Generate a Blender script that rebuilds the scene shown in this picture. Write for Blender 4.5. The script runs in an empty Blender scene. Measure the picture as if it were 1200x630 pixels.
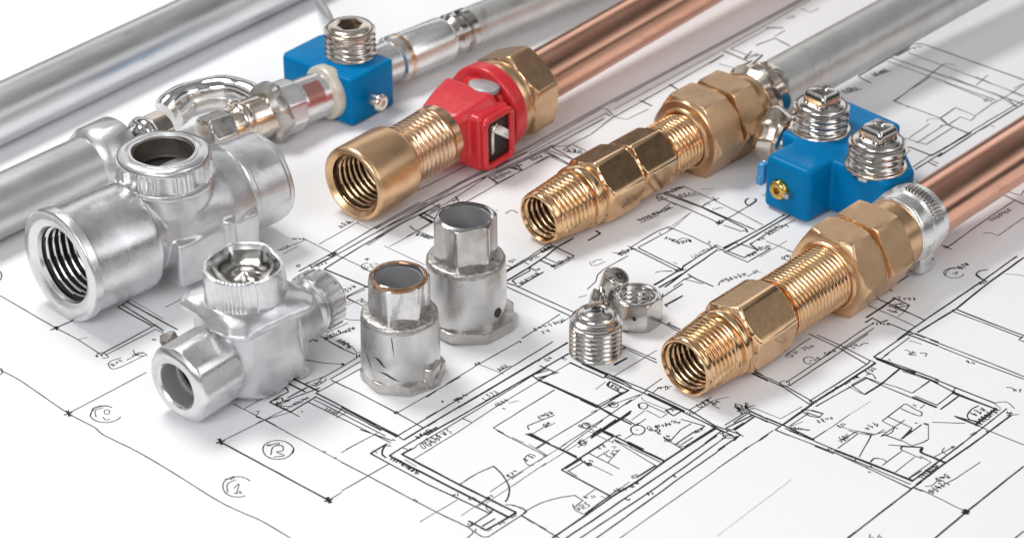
import bpy, bmesh, math, random
from mathutils import Vector, Matrix, noise
R = math.radians
PI = math.pi
scene = bpy.context.scene
COL = scene.collection
scene.unit_settings.system = 'METRIC'
scene.unit_settings.scale_length = 0.01          # one unit is one centimetre

# ------------------------------------------------------------------ camera (85 mm, 31 degrees down, 74 cm away)
FPX, DIST, PITCH = 2830.0, 74.0, R(31)
CP, SP = math.cos(PITCH), math.sin(PITCH)
cam_d = bpy.data.cameras.new('camera')
cam = bpy.data.objects.new('camera', cam_d)
COL.objects.link(cam)
cam.location = (0, -DIST * CP, DIST * SP)
cam.rotation_euler = (R(90) - PITCH, 0, 0)
cam_d.sensor_width = 36.0
cam_d.lens = 36.0 * FPX / 1200.0
cam_d.clip_start, cam_d.clip_end = 1.0, 1000.0
cam_d.dof.use_dof = True
cam_d.dof.focus_distance = 71.0
cam_d.dof.aperture_fstop = 0.23
cam_d.dof.aperture_blades = 0
scene.camera = cam


def spot(x, y, z=0.0):
    """measured place in the photograph (1200 wide) -> point on the level z above the table"""
    a, b = (x - 600) / FPX, (315 - y) / FPX
    d = Vector((a, CP + b * SP, -SP + b * CP))
    t = (z - DIST * SP) / d.z
    return Vector((t * d.x, -DIST * CP + t * d.y, z))


def depth(p):
    return (p[1] + DIST * CP) * CP - (p[2] - DIST * SP) * SP


def image(p):
    x, y, z = p[0], p[1] + DIST * CP, p[2] - DIST * SP
    d = y * CP - z * SP
    return Vector((600 + FPX * x / d, 315 - FPX * (y * SP + z * CP) / d))


# ------------------------------------------------------------------ tagging and linking
def thing(name, label, cat, loc=(0, 0, 0), rotz=0.0, group=None):
    o = bpy.data.objects.new(name, None)
    COL.objects.link(o)
    o.location = loc
    o.rotation_euler = (0, 0, rotz)
    o.empty_display_size = 0.3
    o['label'] = label
    o['category'] = cat
    if group:
        o['group'] = group
    return o


def part(name, bm, mats, parent=None, M=None, sharp=32, smooth=True, label=None):
    if M is not None:
        bm.transform(M)
    bmesh.ops.recalc_face_normals(bm, faces=bm.faces)
    me = bpy.data.meshes.new(name)
    bm.to_mesh(me)
    bm.free()
    for m in (mats if isinstance(mats, (list, tuple)) else [mats]):
        me.materials.append(m)
    if smooth:
        me.polygons.foreach_set('use_smooth', [True] * len(me.polygons))
        me.set_sharp_from_angle(angle=R(sharp))
    o = bpy.data.objects.new(name, me)
    COL.objects.link(o)
    if parent is not None:
        o.parent = parent
    if label:
        o['label'] = label
    return o


# ------------------------------------------------------------------ shapes
class Prof:
    """a profile turned round +X; rows may be round, many-sided or threaded"""
    def __init__(self, segs=96):
        self.rows, self.segs, self.tint = [], segs, {}

    def c(self, x, r):
        self.rows.append((x, lambda th, r=r: r))
        return self

    def arc(self, x0, r0, x1, r1, n=5, bulge=1):
        for i in range(n + 1):
            t = i / n * PI / 2
            if bulge > 0:
                self.c(x0 + (x1 - x0) * (1 - math.cos(t)), r0 + (r1 - r0) * math.sin(t))
            else:
                self.c(x0 + (x1 - x0) * math.sin(t), r0 + (r1 - r0) * (1 - math.cos(t)))
        return self

    def poly(self, x, ap, n=6, rot=0.0, rc=9e9):
        k = 2 * PI / n
        self.rows.append((x, lambda th: min(rc, ap / math.cos(((th - rot + k / 2) % k) - k / 2))))
        return self

    def hex(self, x0, x1, ap, n=6, rot=0.0, ch=0.12, flat0=0.97, flat1=0.97, round_=0.985):
        k = PI / n
        Rc = ap / math.cos(k) * round_
        for i in range(6):
            t = i / 5
            self.poly(x0 + ch * t, ap, n, rot, ap * flat0 + (Rc - ap * flat0) * math.sin(t * PI / 2))
        for i in range(6):
            t = 1 - i / 5
            self.poly(x1 - ch * t, ap, n, rot, ap * flat1 + (Rc - ap * flat1) * math.sin(t * PI / 2))
        return self

    def thread(self, x0, x1, r0, depth, pitch, r1=None, per=7, fade=0.6, sharp=1.0, tint=None):
        r1 = r0 if r1 is None else r1
        n = max(4, int(abs(x1 - x0) / pitch * per))
        for i in range(n + 1):
            t = i / n
            x, r = x0 + (x1 - x0) * t, r0 + (r1 - r0) * t
            e = min(1.0, abs(x - x0) / (pitch * fade) + .001, abs(x1 - x) / (pitch * fade) + .001)

            def f(th, x=x, r=r, e=e):
                w = 0.5 - 0.5 * math.cos(2 * PI * (x / pitch - th / (2 * PI)))
                return r - depth * e * (w ** sharp)
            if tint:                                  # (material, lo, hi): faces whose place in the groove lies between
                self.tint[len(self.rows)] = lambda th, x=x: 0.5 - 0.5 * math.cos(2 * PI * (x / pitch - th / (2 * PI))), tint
            self.rows.append((x, f))
        return self

    def bm(self, cap0=True, cap1=True):
        bm = bmesh.new()
        S = self.segs
        rings = []
        for x, f in self.rows:
            rings.append([bm.verts.new((x, f(2 * PI * j / S) * math.sin(2 * PI * j / S), f(2 * PI * j / S) * math.cos(2 * PI * j / S))) for j in range(S)])
        for i, (a, b) in enumerate(zip(rings, rings[1:])):
            for j in range(S):
                k = (j + 1) % S
                fc = bm.faces.new((a[j], a[k], b[k], b[j]))
                if i in self.tint:
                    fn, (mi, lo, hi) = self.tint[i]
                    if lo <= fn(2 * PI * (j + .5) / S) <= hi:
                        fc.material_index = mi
        for on, ring, x in ((cap0, rings[0], self.rows[0][0]), (cap1, rings[-1], self.rows[-1][0])):
            if on:
                v = bm.verts.new((x, 0, 0))
                for j in range(S):
                    bm.faces.new((ring[j], ring[(j + 1) % S], v))
        return bm


UP = Matrix.Rotation(-PI / 2, 4, 'Y')            # turns the +X axis of a profile upright


def smooth_path(pts, n=8):
    out = []
    P = [Vector(p) for p in pts]
    P = [P[0] * 2 - P[1]] + P + [P[-1] * 2 - P[-2]]
    for i in range(1, len(P) - 2):
        a, b, c, d = P[i - 1:i + 3]
        for k in range(n):
            t = k / n
            out.append(0.5 * ((2 * b) + (c - a) * t + (2 * a - 5 * b + 4 * c - d) * t * t + (3 * b - a - 3 * c + d) * t ** 3))
    out.append(P[-2])
    return out


def tube(pts, rad, segs=20, n=8, flat=1.0, bm=None, up=Vector((0, 0, 1))):
    P = smooth_path(pts, n)
    bm = bm or bmesh.new()
    rings = []
    N = len(P)
    for i, p in enumerate(P):
        t = (P[min(i + 1, N - 1)] - P[max(i - 1, 0)]).normalized()
        s = t.cross(up)
        if s.length < 1e-4:
            s = t.cross(Vector((1, 0, 0)))
        s.normalize()
        u = s.cross(t)
        r = rad(i / (N - 1)) if callable(rad) else rad
        rings.append([bm.verts.new(p + s * (r * math.cos(2 * PI * j / segs)) + u * (r * flat * math.sin(2 * PI * j / segs))) for j in range(segs)])
    for a, b in zip(rings, rings[1:]):
        for j in range(segs):
            k = (j + 1) % segs
            bm.faces.new((a[j], a[k], b[k], b[j]))
    bm.faces.new(rings[0])
    bm.faces.new(rings[-1])
    return bm


def box(cx, cy, cz, sx, sy, sz, bev=0.0, seg=3, M=None):
    bm = bmesh.new()
    bmesh.ops.create_cube(bm, size=1.0)
    bm.transform(Matrix.Translation((cx, cy, cz)) @ Matrix.Diagonal((sx, sy, sz, 1)))
    if bev:
        bmesh.ops.bevel(bm, geom=bm.edges[:], offset=bev, segments=seg, profile=0.5, affect='EDGES')
    if M is not None:
        bm.transform(M)
    return bm


def prism(poly, z0, z1, bev=0.0, seg=3):
    bm = bmesh.new()
    vs = [bm.verts.new((x, y, z0)) for x, y in poly]
    f = bm.faces.new(vs)
    r = bmesh.ops.extrude_face_region(bm, geom=[f])
    for v in r['geom']:
        if isinstance(v, bmesh.types.BMVert):
            v.co.z = z1
    bmesh.ops.recalc_face_normals(bm, faces=bm.faces)
    if bev:
        bmesh.ops.bevel(bm, geom=bm.edges[:], offset=bev, segments=seg, profile=0.5, affect='EDGES')
    return bm


def join(*bms):
    out = bms[0]
    for b in bms[1:]:
        me = bpy.data.meshes.new('tmp')
        b.to_mesh(me)
        b.free()
        out.from_mesh(me)
        bpy.data.meshes.remove(me)
    return out


def fuse(bm, voxel=0.06, it=8, fac=0.5):
    """weld overlapping solids into one cast skin with soft fillets"""
    bmesh.ops.recalc_face_normals(bm, faces=bm.faces)
    me = bpy.data.meshes.new('tmp')
    bm.to_mesh(me)
    bm.free()
    o = bpy.data.objects.new('tmp', me)
    COL.objects.link(o)
    m = o.modifiers.new('r', 'REMESH')
    m.mode, m.voxel_size = 'VOXEL', voxel
    s = o.modifiers.new('s', 'SMOOTH')
    s.iterations, s.factor = it, fac
    dg = bpy.context.evaluated_depsgraph_get()
    dg.update()
    m2 = bpy.data.meshes.new_from_object(o.evaluated_get(dg))
    out = bmesh.new()
    out.from_mesh(m2)
    bpy.data.objects.remove(o)
    bpy.data.meshes.remove(me)
    bpy.data.meshes.remove(m2)
    return out


def dent(bm, amp, freq, seed=0, mask=None):
    """uneven hand-cast or battered skin"""
    off = Vector((seed * 3.1, seed * 1.7, seed * 5.3))
    for v in bm.verts:
        k = amp if mask is None else amp * mask(v.co)
        if k:
            v.co += noise.noise_vector(v.co * freq + off) * k
    return bm


class Axis:
    """a lying fitting: measured axis from p0 (front) to p1 (back); z0, z1 its heights above the table"""
    def __init__(self, p0, z0, p1, z1):
        self.A, self.B = spot(*p0, z0), spot(*p1, z1)
        d = self.B - self.A
        self.dir = d.normalized()
        self.az = math.atan2(d.y, d.x)
        self.base = Vector((self.A.x, self.A.y, 0))
        self.i0 = Vector(p0)
        self.idir = (Vector(p1) - Vector(p0)).normalized()
        self.M = Matrix.Translation((0, 0, z0)) @ Matrix.Rotation(-math.asin(self.dir.z), 4, 'Y')
        self.inv = (Matrix.Translation(self.base) @ Matrix.Rotation(self.az, 4, 'Z')).inverted()

    def s(self, a):
        lo, hi = -30.0, 60.0
        for _ in range(50):
            m = (lo + hi) / 2
            if (image(self.A + self.dir * m) - self.i0).dot(self.idir) < a:
                lo = m
            else:
                hi = m
        return lo

    def r(self, px, a=0.0):
        return px * depth(self.A + self.dir * self.s(a)) / FPX

    def local(self, x, y, z):
        return self.inv @ spot(x, y, z)

    def over(self, x, y):
        """height at which the sight line through (x, y) meets the upright plane of the axis"""
        lo, hi = 0.0, 8.0
        f = lambda z: self.local(x, y, z).y
        up = f(hi) < f(lo)
        for _ in range(50):
            m = (lo + hi) / 2
            if (f(m) > 0) == up:
                lo = m
            else:
                hi = m
        return self.local(x, y, lo)


# ------------------------------------------------------------------ materials
def nodes_of(name):
    m = bpy.data.materials.new(name)
    m.use_nodes = True
    nt = m.node_tree
    return m, nt, nt.nodes['Principled BSDF']


def surf(name, col, metallic=1.0, rough=0.3, col2=None, var=0.35, vscale=1.2, stretch=(1, 1, 1), rvar=0.12, bump=0.05, bscale=14.0,
         bdist=0.02, bump2=0.0, b2scale=2.0, stains=(), coat=0.0, coord='Object', spec=0.5):
    m, nt, b = nodes_of(name)
    N, L = nt.nodes.new, nt.links.new
    tc = N('ShaderNodeTexCoord')
    mp = N('ShaderNodeMapping')
    mp.inputs['Scale'].default_value = stretch
    L(tc.outputs[coord], mp.inputs['Vector'])

    def nz(scale, detail=4.0, rough_=0.6, vec=mp.outputs['Vector'], dist=0.0):
        n = N('ShaderNodeTexNoise')
        n.inputs['Scale'].default_value = scale
        n.inputs['Detail'].default_value = detail
        n.inputs['Roughness'].default_value = rough_
        n.inputs['Distortion'].default_value = dist
        L(vec, n.inputs['Vector'])
        return n.outputs['Fac']

    def ramp(fac, a, b_, ca=(0, 0, 0, 1), cb=(1, 1, 1, 1)):
        r = N('ShaderNodeValToRGB')
        r.color_ramp.elements[0].position, r.color_ramp.elements[1].position = a, b_
        r.color_ramp.elements[0].color, r.color_ramp.elements[1].color = ca, cb
        L(fac, r.inputs['Fac'])
        return r.outputs['Color']

    def mix(fac, a, b_):
        x = N('ShaderNodeMix')
        x.data_type = 'RGBA'
        L(fac, x.inputs[0])
        for sock, v in ((x.inputs[6], a), (x.inputs[7], b_)):
            if isinstance(v, tuple):
                sock.default_value = v
            else:
                L(v, sock)
        return x.outputs[2]
    c1 = tuple(col) + (1,)
    c2 = tuple(col2 or [v * (1 - var) for v in col]) + (1,)
    out = mix(ramp(nz(vscale, 5.0), .35, .68), c1, c2)
    for (scol, sscale, lo, hi, sst) in stains:
        mp2 = N('ShaderNodeMapping')
        mp2.inputs['Scale'].default_value = sst
        mp2.inputs['Location'].default_value = (sscale * 3, 1.3, 2.2)
        L(tc.outputs[coord], mp2.inputs['Vector'])
        out = mix(ramp(nz(sscale, 6.0, .65, mp2.outputs['Vector'], .6), lo, hi), out, tuple(scol) + (1,))
    L(out, b.inputs['Base Color'])
    b.inputs['Metallic'].default_value = metallic
    mr = N('ShaderNodeMapRange')
    mr.inputs['To Min'].default_value = max(.02, rough - rvar)
    mr.inputs['To Max'].default_value = rough + rvar
    L(nz(vscale * 2.3, 5.0), mr.inputs['Value'])
    L(mr.outputs['Result'], b.inputs['Roughness'])
    if coat:
        b.inputs['Coat Weight'].default_value = coat
        b.inputs['Coat Roughness'].default_value = 0.12
    b.inputs['Specular IOR Level'].default_value = spec
    nrm = None
    for st, sc_, dd in ((bump, bscale, bdist), (bump2, b2scale, 0.08)):
        if st:
            bp = N('ShaderNodeBump')
            bp.inputs['Strength'].default_value = st
            bp.inputs['Distance'].default_value = dd
            L(nz(sc_, 3.0), bp.inputs['Height'])
            if nrm is not None:
                L(nrm, bp.inputs['Normal'])
            nrm = bp.outputs['Normal']
    if nrm is not None:
        L(nrm, b.inputs['Normal'])
    return m


M_BRASS = surf('brass_matte', (.80, .535, .32), 1, .31, (.70, .445, .25), vscale=1.5, rvar=.08, bump=.12, bscale=30)
M_BRASS_SHINE = surf('brass_turned', (.87, .585, .35), 1, .18, (.75, .475, .255), vscale=2.0, rvar=.06, bump=.05, bscale=20)
M_BRASS_DARK = surf('brass_dull', (.67, .445, .265), 1, .31, (.55, .35, .20), vscale=1.5, rvar=.08, bump=.12, bscale=26)
M_BRASS_ROSE = surf('brass_rose', (.80, .56, .38), 1, .24, (.70, .46, .30), vscale=2.0, rvar=.06, bump=.06, bscale=20)
M_COPPER = surf('copper', (.88, .50, .355), 1, .22, (.76, .385, .26), vscale=.8, stretch=(.25, 1.5, 1.5), rvar=.08, bump=.05, bscale=10,
                stains=(((.46, .22, .15), .8, .60, .80, (.35, 1.5, 1.5)),))
M_CAST = surf('silver_cast', (.74, .74, .75), .95, .36, (.60, .60, .61), vscale=1.0, rvar=.10, bump=.22, bscale=16, bump2=.25, b2scale=1.6)
M_CAST_EDGE = surf('silver_machined', (.80, .80, .805), 1, .29, (.68, .68, .685), vscale=1.8, rvar=.08, bump=.14, bscale=22, bump2=.05, b2scale=2.5)
M_CHROME = surf('chrome', (.80, .79, .78), 1, .10, (.62, .60, .57), vscale=1.5, rvar=.06, bump=.05, bscale=8, bump2=.12, b2scale=2.0)
M_NICKEL = surf('nickel', (.66, .64, .61), 1, .17, (.48, .45, .42), vscale=2.0, rvar=.07, bump=.06, bscale=12)
M_WARM = surf('nickel_warm', (.76, .70, .63), 1, .20, (.62, .51, .41), vscale=1.6, rvar=.07, bump=.08, bscale=10)
M_STEEL = surf('steel_satin', (.70, .69, .68), 1, .30, (.56, .55, .54), vscale=1.3, stretch=(1, 1, .6), rvar=.10, bump=.15, bscale=18, bump2=.12, b2scale=2.2,
               stains=(((.30, .28, .26), 1.4, .62, .84, (1, 1, .7)),))
M_STEEL_FLAT = surf('steel_worn', (.60, .57, .54), 1, .33, (.48, .45, .42), vscale=1.8, rvar=.1, bump=.2, bscale=22)
M_RIM = surf('steel_gritty', (.58, .56, .54), 1, .36, (.34, .31, .28), vscale=7, rvar=.12, bump=.35, bscale=16, bdist=.04)
M_GALV = surf('galvanised', (.66, .66, .64), .8, .38, (.56, .56, .545), vscale=1.4, stretch=(.6, 1, 1), rvar=.1, bump=.25, bscale=9,
              stains=(((.34, .27, .23), .35, .62, .78, (1, 1, 1)),))
M_PIPE_STAIN = surf('steel_pipe_stained', (.80, .80, .81), 1, .34, (.70, .70, .71), vscale=.8, stretch=(.25, 1.2, 1.2), rvar=.1, bump=.10, bscale=9,
                    stains=(((.30, .30, .305), .9, .58, .76, (.22, 1.6, 1.6)), ((.36, .24, .17), .55, .66, .76, (.6, 1.4, 1.4))))
M_PIPE_SATIN = surf('steel_pipe_satin', (.70, .70, .70), 1, .36, (.58, .58, .58), vscale=.8, stretch=(.4, 1, 1), rvar=.08, bump=.2, bscale=16)
M_BLUE = surf('blue_paint', (.0, .19, .45), 0, .28, (.0, .16, .39), vscale=1.0, rvar=.08, bump=.10, bscale=10, bump2=.12, b2scale=1.6, coat=.0, spec=.08,
              stains=(((.03, .24, .50), 2.2, .66, .80, (1, 1, 1)),))
M_BLUE_PLASTIC = surf('blue_plastic', (.05, .32, .62), 0, .2, (.02, .22, .5), rvar=.05, coat=.5)
M_RED = surf('red_paint', (.66, .022, .030), 0, .38, (.54, .013, .02), vscale=1.2, rvar=.08, bump=.10, bscale=12, bump2=.10, b2scale=2, coat=.25)
M_IVORY = surf('ivory_ring', (.66, .62, .52), .2, .35, (.58, .54, .44), rvar=.08)
M_WHITE_METAL = surf('white_metal', (.82, .81, .80), .9, .26, (.72, .71, .69), rvar=.08, bump=.05, bump2=.06)
M_ROSE_PATCH = surf('rose_patch', (.42, .20, .17), .6, .32, (.36, .17, .14), rvar=.05)
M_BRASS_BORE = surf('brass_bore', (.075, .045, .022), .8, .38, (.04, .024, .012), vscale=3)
M_STEEL_BORE = surf('steel_bore', (.055, .05, .045), .7, .4, (.03, .028, .025), vscale=3)
M_SHADED_LINING = surf('shaded_lining', (.13, .115, .10), .5, .45, (.075, .06, .05), vscale=2, bump=.2)  # grey-brown lining, darkened to paint in the shade of a deep bore
M_FOIL = surf('dark_foil', (.58, .57, .54), 1, .16, (.36, .345, .31), vscale=1.6, rvar=.06, bump=.05)
M_DARK = surf('recess_shade', (.03, .028, .026), .3, .5, (.015, .015, .015), rvar=.1)  # near black, paints shade where a recess is not cut
M_GREY = surf('grey_lining', (.42, .42, .43), .5, .5, (.34, .34, .35), rvar=.08, bump=.2, bscale=18)
M_DIRT = surf('dirty_glue', (.30, .28, .26), .4, .5, (.06, .05, .04), vscale=5, rvar=.1, bump=.6, bscale=14)
M_GOLD = surf('gold_screw', (.78, .58, .20), 1, .16, (.62, .42, .12), rvar=.05)
M_INK = surf('ink', (.016, .015, .015), 0, .7, (.03, .028, .028), vscale=3, rvar=.1, bump=0, spec=.2)
M_INK_PALE = surf('ink_pale', (.13, .13, .14), 0, .75, (.20, .20, .21), vscale=3, rvar=.1, bump=0, spec=.2)
M_INK_FILM = surf('grey_border', (.40, .40, .41), 0, .6, (.48, .48, .49), vscale=.6, rvar=.1, bump=0, spec=.3)
M_PAPER = surf('paper', (.885, .89, .905), 0, .62, (.87, .875, .892), vscale=.25, rvar=.06, bump=.05, bscale=40, bdist=.01, bump2=.05, b2scale=.35, spec=.25)
M_TABLE = surf('table_laminate', (.70, .70, .70), 0, .5, (.66, .66, .66), vscale=.1, rvar=.05, bump=0)

# ------------------------------------------------------------------ the surface: a table and the drawing on it
tb = box(0, 8, -1.55, 150, 110, 3.0, .3, 3)
o = part('table', tb, M_TABLE)
o['kind'] = 'structure'


def sheet_bm():
    bm = bmesh.new()
    n = 60
    bmesh.ops.create_grid(bm, x_segments=n, y_segments=n, size=1)
    bm.transform(Matrix.Rotation(R(45), 4, 'Z') @ Matrix.Diagonal((36, 32, 1, 1)))
    bm.transform(Matrix.Translation((2, 6, 0)))
    return bm


paper = part('blueprint_sheet', sheet_bm(), M_PAPER)
paper['label'] = 'white paper floor plan with hand drawn black lines, lying under all the pipe fittings'
paper['category'] = 'drawing'

# ------------------------------------------------------------------ the ink: every stroke is a thin ribbon lying on the sheet
rng = random.Random(7)
ink = bmesh.new()
INK_N = [0]
TX, TY, TS = 0.0, 0.0, 5.0


def K(x, y, s=5.0):
    global TX, TY, TS
    TX, TY, TS = x, y, s
    TILE[0] += 1


def g(x, y):
    p = spot(TX + x / TS, TY + y / TS, 0)
    return Vector((p.x, p.y))


def ribbon(pts, w, mat=0, z=.004):
    """pts in centimetres on the sheet, w in centimetres"""
    INK_N[0] += 1
    z = z + (INK_N[0] % 400) * 6e-6
    P = [pts[0]]
    for q in pts[1:]:
        if (q - P[-1]).length > 1e-4:
            P.append(q)
    if len(P) < 2:
        return
    prev = None
    for i, p in enumerate(P):
        d = (P[min(i + 1, len(P) - 1)] - P[max(i - 1, 0)])
        if d.length < 1e-6:
            continue
        d.normalize()
        n = Vector((-d.y, d.x)) * (w / 2 * (0.85 + .3 * rng.random()))
        cur = (ink.verts.new((p.x + n.x, p.y + n.y, z)), ink.verts.new((p.x - n.x, p.y - n.y, z)))
        if prev:
            f = ink.faces.new((prev[0], prev[1], cur[1], cur[0]))
            f.material_index = mat
        prev = cur


PX = 1.2 / 41.0
DRAWN = {}                                        # where lines already run, so that no line is inked twice
TILE = [0]



def L(w, *c, m=0):
    """hand ruled line: w as wide as it measures (photo pixels), then x, y pairs"""
    pts = [g(c[i], c[i + 1]) for i in range(0, len(c), 2)]
    out = []
    for a, b in zip(pts, pts[1:]):
        n = max(1, int((b - a).length / .35))
        for k in range(n):
            q = a.lerp(b, k / n)
            out.append(q + Vector((rng.uniform(-1, 1), rng.uniform(-1, 1))) * .006)
    out.append(pts[-1])
    run, fresh, last_seen = [out[0]], [], False
    for a, b in zip(out, out[1:]):
        mid, d = (a + b) / 2, (b - a)
        if d.length < 1e-5:
            continue
        d.normalize()
        kx, ky = int(mid.x // .25), int(mid.y // .25)
        seen = False
        for i in (-1, 0, 1):
            for j in (-1, 0, 1):
                for q, e, t_ in DRAWN.get((kx + i, ky + j), ()):
                    v = mid - q
                    if t_ != TILE[0] and abs(d.dot(e)) > .985 and abs(v.x * e.y - v.y * e.x) < .048 and abs(v.dot(e)) < .12:
                        seen = True
        if seen and not last_seen:                   # ink a little past the meeting point, then lift the pen
            ribbon(run + [b], w * PX, m)
            run = [b]
        elif seen:
            run = [b]
        else:
            if last_seen:
                run = [a - (b - a) * .6, a]
            run.append(b)
        last_seen = seen
        for k in range(4):
            p_ = a.lerp(b, (k + .5) / 4)
            fresh.append((p_, d))
    if len(run) > 1:
        ribbon(run, w * PX, m)
    for p_, d in fresh:
        DRAWN.setdefault((int(p_.x // .25), int(p_.y // .25)), []).append((p_, d, TILE[0]))


def l(w, *c):
    L(w, *c, m=1)


def C(w, *c, m=0):
    """freehand curve through the points"""
    pts = [g(c[i], c[i + 1]) for i in range(0, len(c), 2)]
    out = [Vector((q.x, q.y)) for q in smooth_path([(p.x, p.y, 0) for p in pts], 6)]
    ribbon(out, w * PX, m)


def O(x, y, rx, ry, w=1.0, a0=0, a1=360):
    C(w, *[v for a in range(a0, a1 + 1, 24) for v in (x + rx * math.cos(R(a)) * (1 + .04 * math.sin(a)), y + ry * math.sin(R(a)))])


GLYPHS = [
    [[(0, 0), (.1, .9), (.5, 1), (.6, .5), (.1, .45)], [(.2, .2), (.7, 0)]],
    [[(.1, 1), (.6, .9), (.2, .5), (.6, .35), (.4, 0), (0, .1)]],
    [[(.5, 1), (.1, .7), (0, .2), (.4, 0), (.7, .3), (.3, .5)]],
    [[(0, .9), (.3, .1), (.5, .8)], [(.6, .1), (.7, .9)]],
    [[(.1, .1), (.1, .9)], [(.1, .6), (.5, .9), (.6, .2)]],
    [[(0, .3), (.4, .9), (.5, .2), (.2, .1), (.7, .6)]],
    [[(.3, 0), (.3, 1)], [(0, .5), (.7, .55)], [(.1, .9), (.6, .1)]],
    [[(0, .6), (.2, .9), (.4, .4), (.6, .8), (.7, .3)]],
    [[(.1, 0), (0, .6), (.3, 1), (.6, .7), (.5, .2), (.1, 0)], [(.3, .5), (.7, .1)]],
    [[(0, 0), (.3, .4), (0, .8)], [(.4, .2), (.7, .2), (.6, .7)]],
]


def T(x0, y0, x1, y1, h=5.0, d=0, w=.9, m=0):
    """illegible hand lettering along a base line; d adds the scrawled boxes around it"""
    a, b = g(x0, y0), g(x1, y1)
    w, d, h = w * .9, (1 if d > 2 else 0), h * 1.15
    u = b - a
    ln = u.length
    u.normalize()
    v = Vector((-u.y, u.x))
    H = h / 36.0
    step = H * .72
    n = max(1, int(ln / step))
    for i in range(n):
        o = a + u * (i * ln / n)
        for st in rng.choice(GLYPHS):
            pts = [o + u * (px_ * step * .95 + rng.uniform(-.02, .02)) + v * (py_ * H + rng.uniform(-.025, .025)) for px_, py_ in st]
            ribbon([Vector((q.x, q.y)) for q in smooth_path([(p.x, p.y, 0) for p in pts], 3)], w * PX * rng.uniform(.7, 1.2), m)
    if d:
        for k in range(d):
            e0, e1 = rng.uniform(-.06, .02) + k * .1, rng.uniform(.9, 1.15)
            q = [a - u * .05 + v * e0, a + u * (ln + .04) + v * e0]
            if k % 2:
                q = [a - u * .04 + v * (-.05), a - u * .02 + v * H * e1, a + u * ln * rng.uniform(.6, 1) + v * H * (e1 + .1)]
            ribbon(q, w * PX, m)
        for k in range(d):
            o = a + u * rng.uniform(0, ln) + v * rng.uniform(0, H)
            ribbon([o, o + u * rng.uniform(.02, .12) + v * rng.uniform(-.05, .12), o + u * rng.uniform(.05, .2)], w * PX * 1.2, m)


def star(x, y, r=9, w=1.6):
    L(w, x - r, y + r * .3, x + r, y - r * .3)
    L(w, x - r * .6, y - r * .7, x + r * .7, y + r * .6)
    L(w * .8, x, y - r * .8, x + r * .1, y + r * .7)


K(0, 310)
L(1.3, 0, 180, 330, 372, 460, 440, 590, 525); L(1.8, 295, 383, 455, 315); star(330, 373, 16, 1.6)
L(1.7, 600, 520, 915, 350); L(1.3, 615, 530, 915, 378, 960, 402)
L(2.0, 690, 248, 890, 358); L(1.6, 715, 232, 960, 388); L(1.9, 740, 215, 1040, 380); l(.8, 765, 205, 960, 318)
L(1.1, 970, 250, 1080, 192); L(1.6, 690, 248, 760, 208)
T(565, 545, 620, 530, 5, 2, 1.2); C(1, 565, 525, 600, 515, 635, 540, 600, 548)
C(1.1, 710, 545, 655, 562, 635, 585, 680, 608, 850, 530); T(665, 595, 735, 562, 5, 1); L(1, 740, 560, 825, 515); T(785, 540, 850, 520, 5, 1); C(1, 780, 500, 800, 530, 860, 530, 830, 510)
l(.9, 450, 440, 515, 425); T(890, 440, 915, 450, 3)
O(-8, 65, 18, 28, 1.3); O(-6, 625, 20, 20, 1.2)
K(0, 420, 3)
C(1.2, 0, 40, 60, 70, 120, 110, 240, 192, 330, 240, 365, 268, 480, 325, 600, 395, 760, 495, 840, 535, 920, 570, 1025, 632)
L(1.2, 240, 192, 515, 48); star(240, 193, 15, 1.7)
O(372, 195, 54, 29, 1.2, 20, 300); C(1, 318, 200, 330, 172, 370, 165, 395, 172); C(1, 338, 205, 335, 182, 362, 172); O(376, 187, 10, 8, .9); C(1, 362, 205, 372, 215, 388, 212)
L(1.9, 775, 292, 1155, 497); star(775, 292, 15, 2.2); star(1155, 497, 15, 2.2)
L(1.0, 775, 292, 930, 215, 1080, 138); L(1.2, 1155, 497, 1200, 470)
L(1.1, 820, 158, 930, 215, 1200, 362); L(1.0, 860, 175, 985, 108)
O(977, 320, 54, 33, 1.2, 0, 384); C(1.2, 952, 338, 960, 310, 990, 305, 995, 322, 972, 328, 1000, 340, 962, 345); T(940, 308, 985, 300, 3)
O(836, 450, 54, 36, 1.1, 60, 330); C(1, 800, 470, 800, 440, 830, 425); T(795, 430, 835, 420, 4); T(830, 480, 860, 470, 4); C(1, 822, 455, 840, 440, 832, 472)
T(895, 190, 910, 185, 2, 0, .7, 1); T(1135, 330, 1150, 328, 2); T(1175, 352, 1190, 350, 3); T(1080, 90, 1090, 85, 2, 0, .7, 1)
K(300, 400)
L(1.0, 285, 107, 400, 125, 520, 133); C(1.6, 500, 128, 515, 132, 500, 140)
L(1.4, 400, 205, 500, 150, 590, 95, 615, 70); L(1.4, 430, 222, 615, 115); L(1.3, 355, 300, 620, 155); L(1.1, 590, 95, 590, 65, 625, 58); L(1.1, 600, 80, 625, 105)
L(2.2, 195, 205, 370, 292); L(2.0, 160, 230, 290, 295); L(1.8, 125, 245, 165, 228, 255, 280); L(1.8, 125, 245, 180, 275, 190, 295, 130, 325, 80, 355); L(2.2, 80, 355, 210, 415)
C(1.6, 105, 345, 150, 330, 160, 350, 200, 345); L(1.8, 185, 330, 300, 268); C(1.2, 120, 350, 150, 375, 215, 380); L(1.6, 205, 410, 350, 325); L(1.6, 160, 352, 375, 270); L(1.2, 290, 245, 400, 205)
T(130, 375, 200, 350, 4, 2, 1.1); T(230, 375, 320, 330, 4, 1); T(320, 275, 395, 235, 5, 2)
L(1.1, 345, 260, 395, 205, 412, 225, 350, 265)
L(1.1, 170, 395, 255, 440); T(270, 415, 285, 410, 2)
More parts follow.
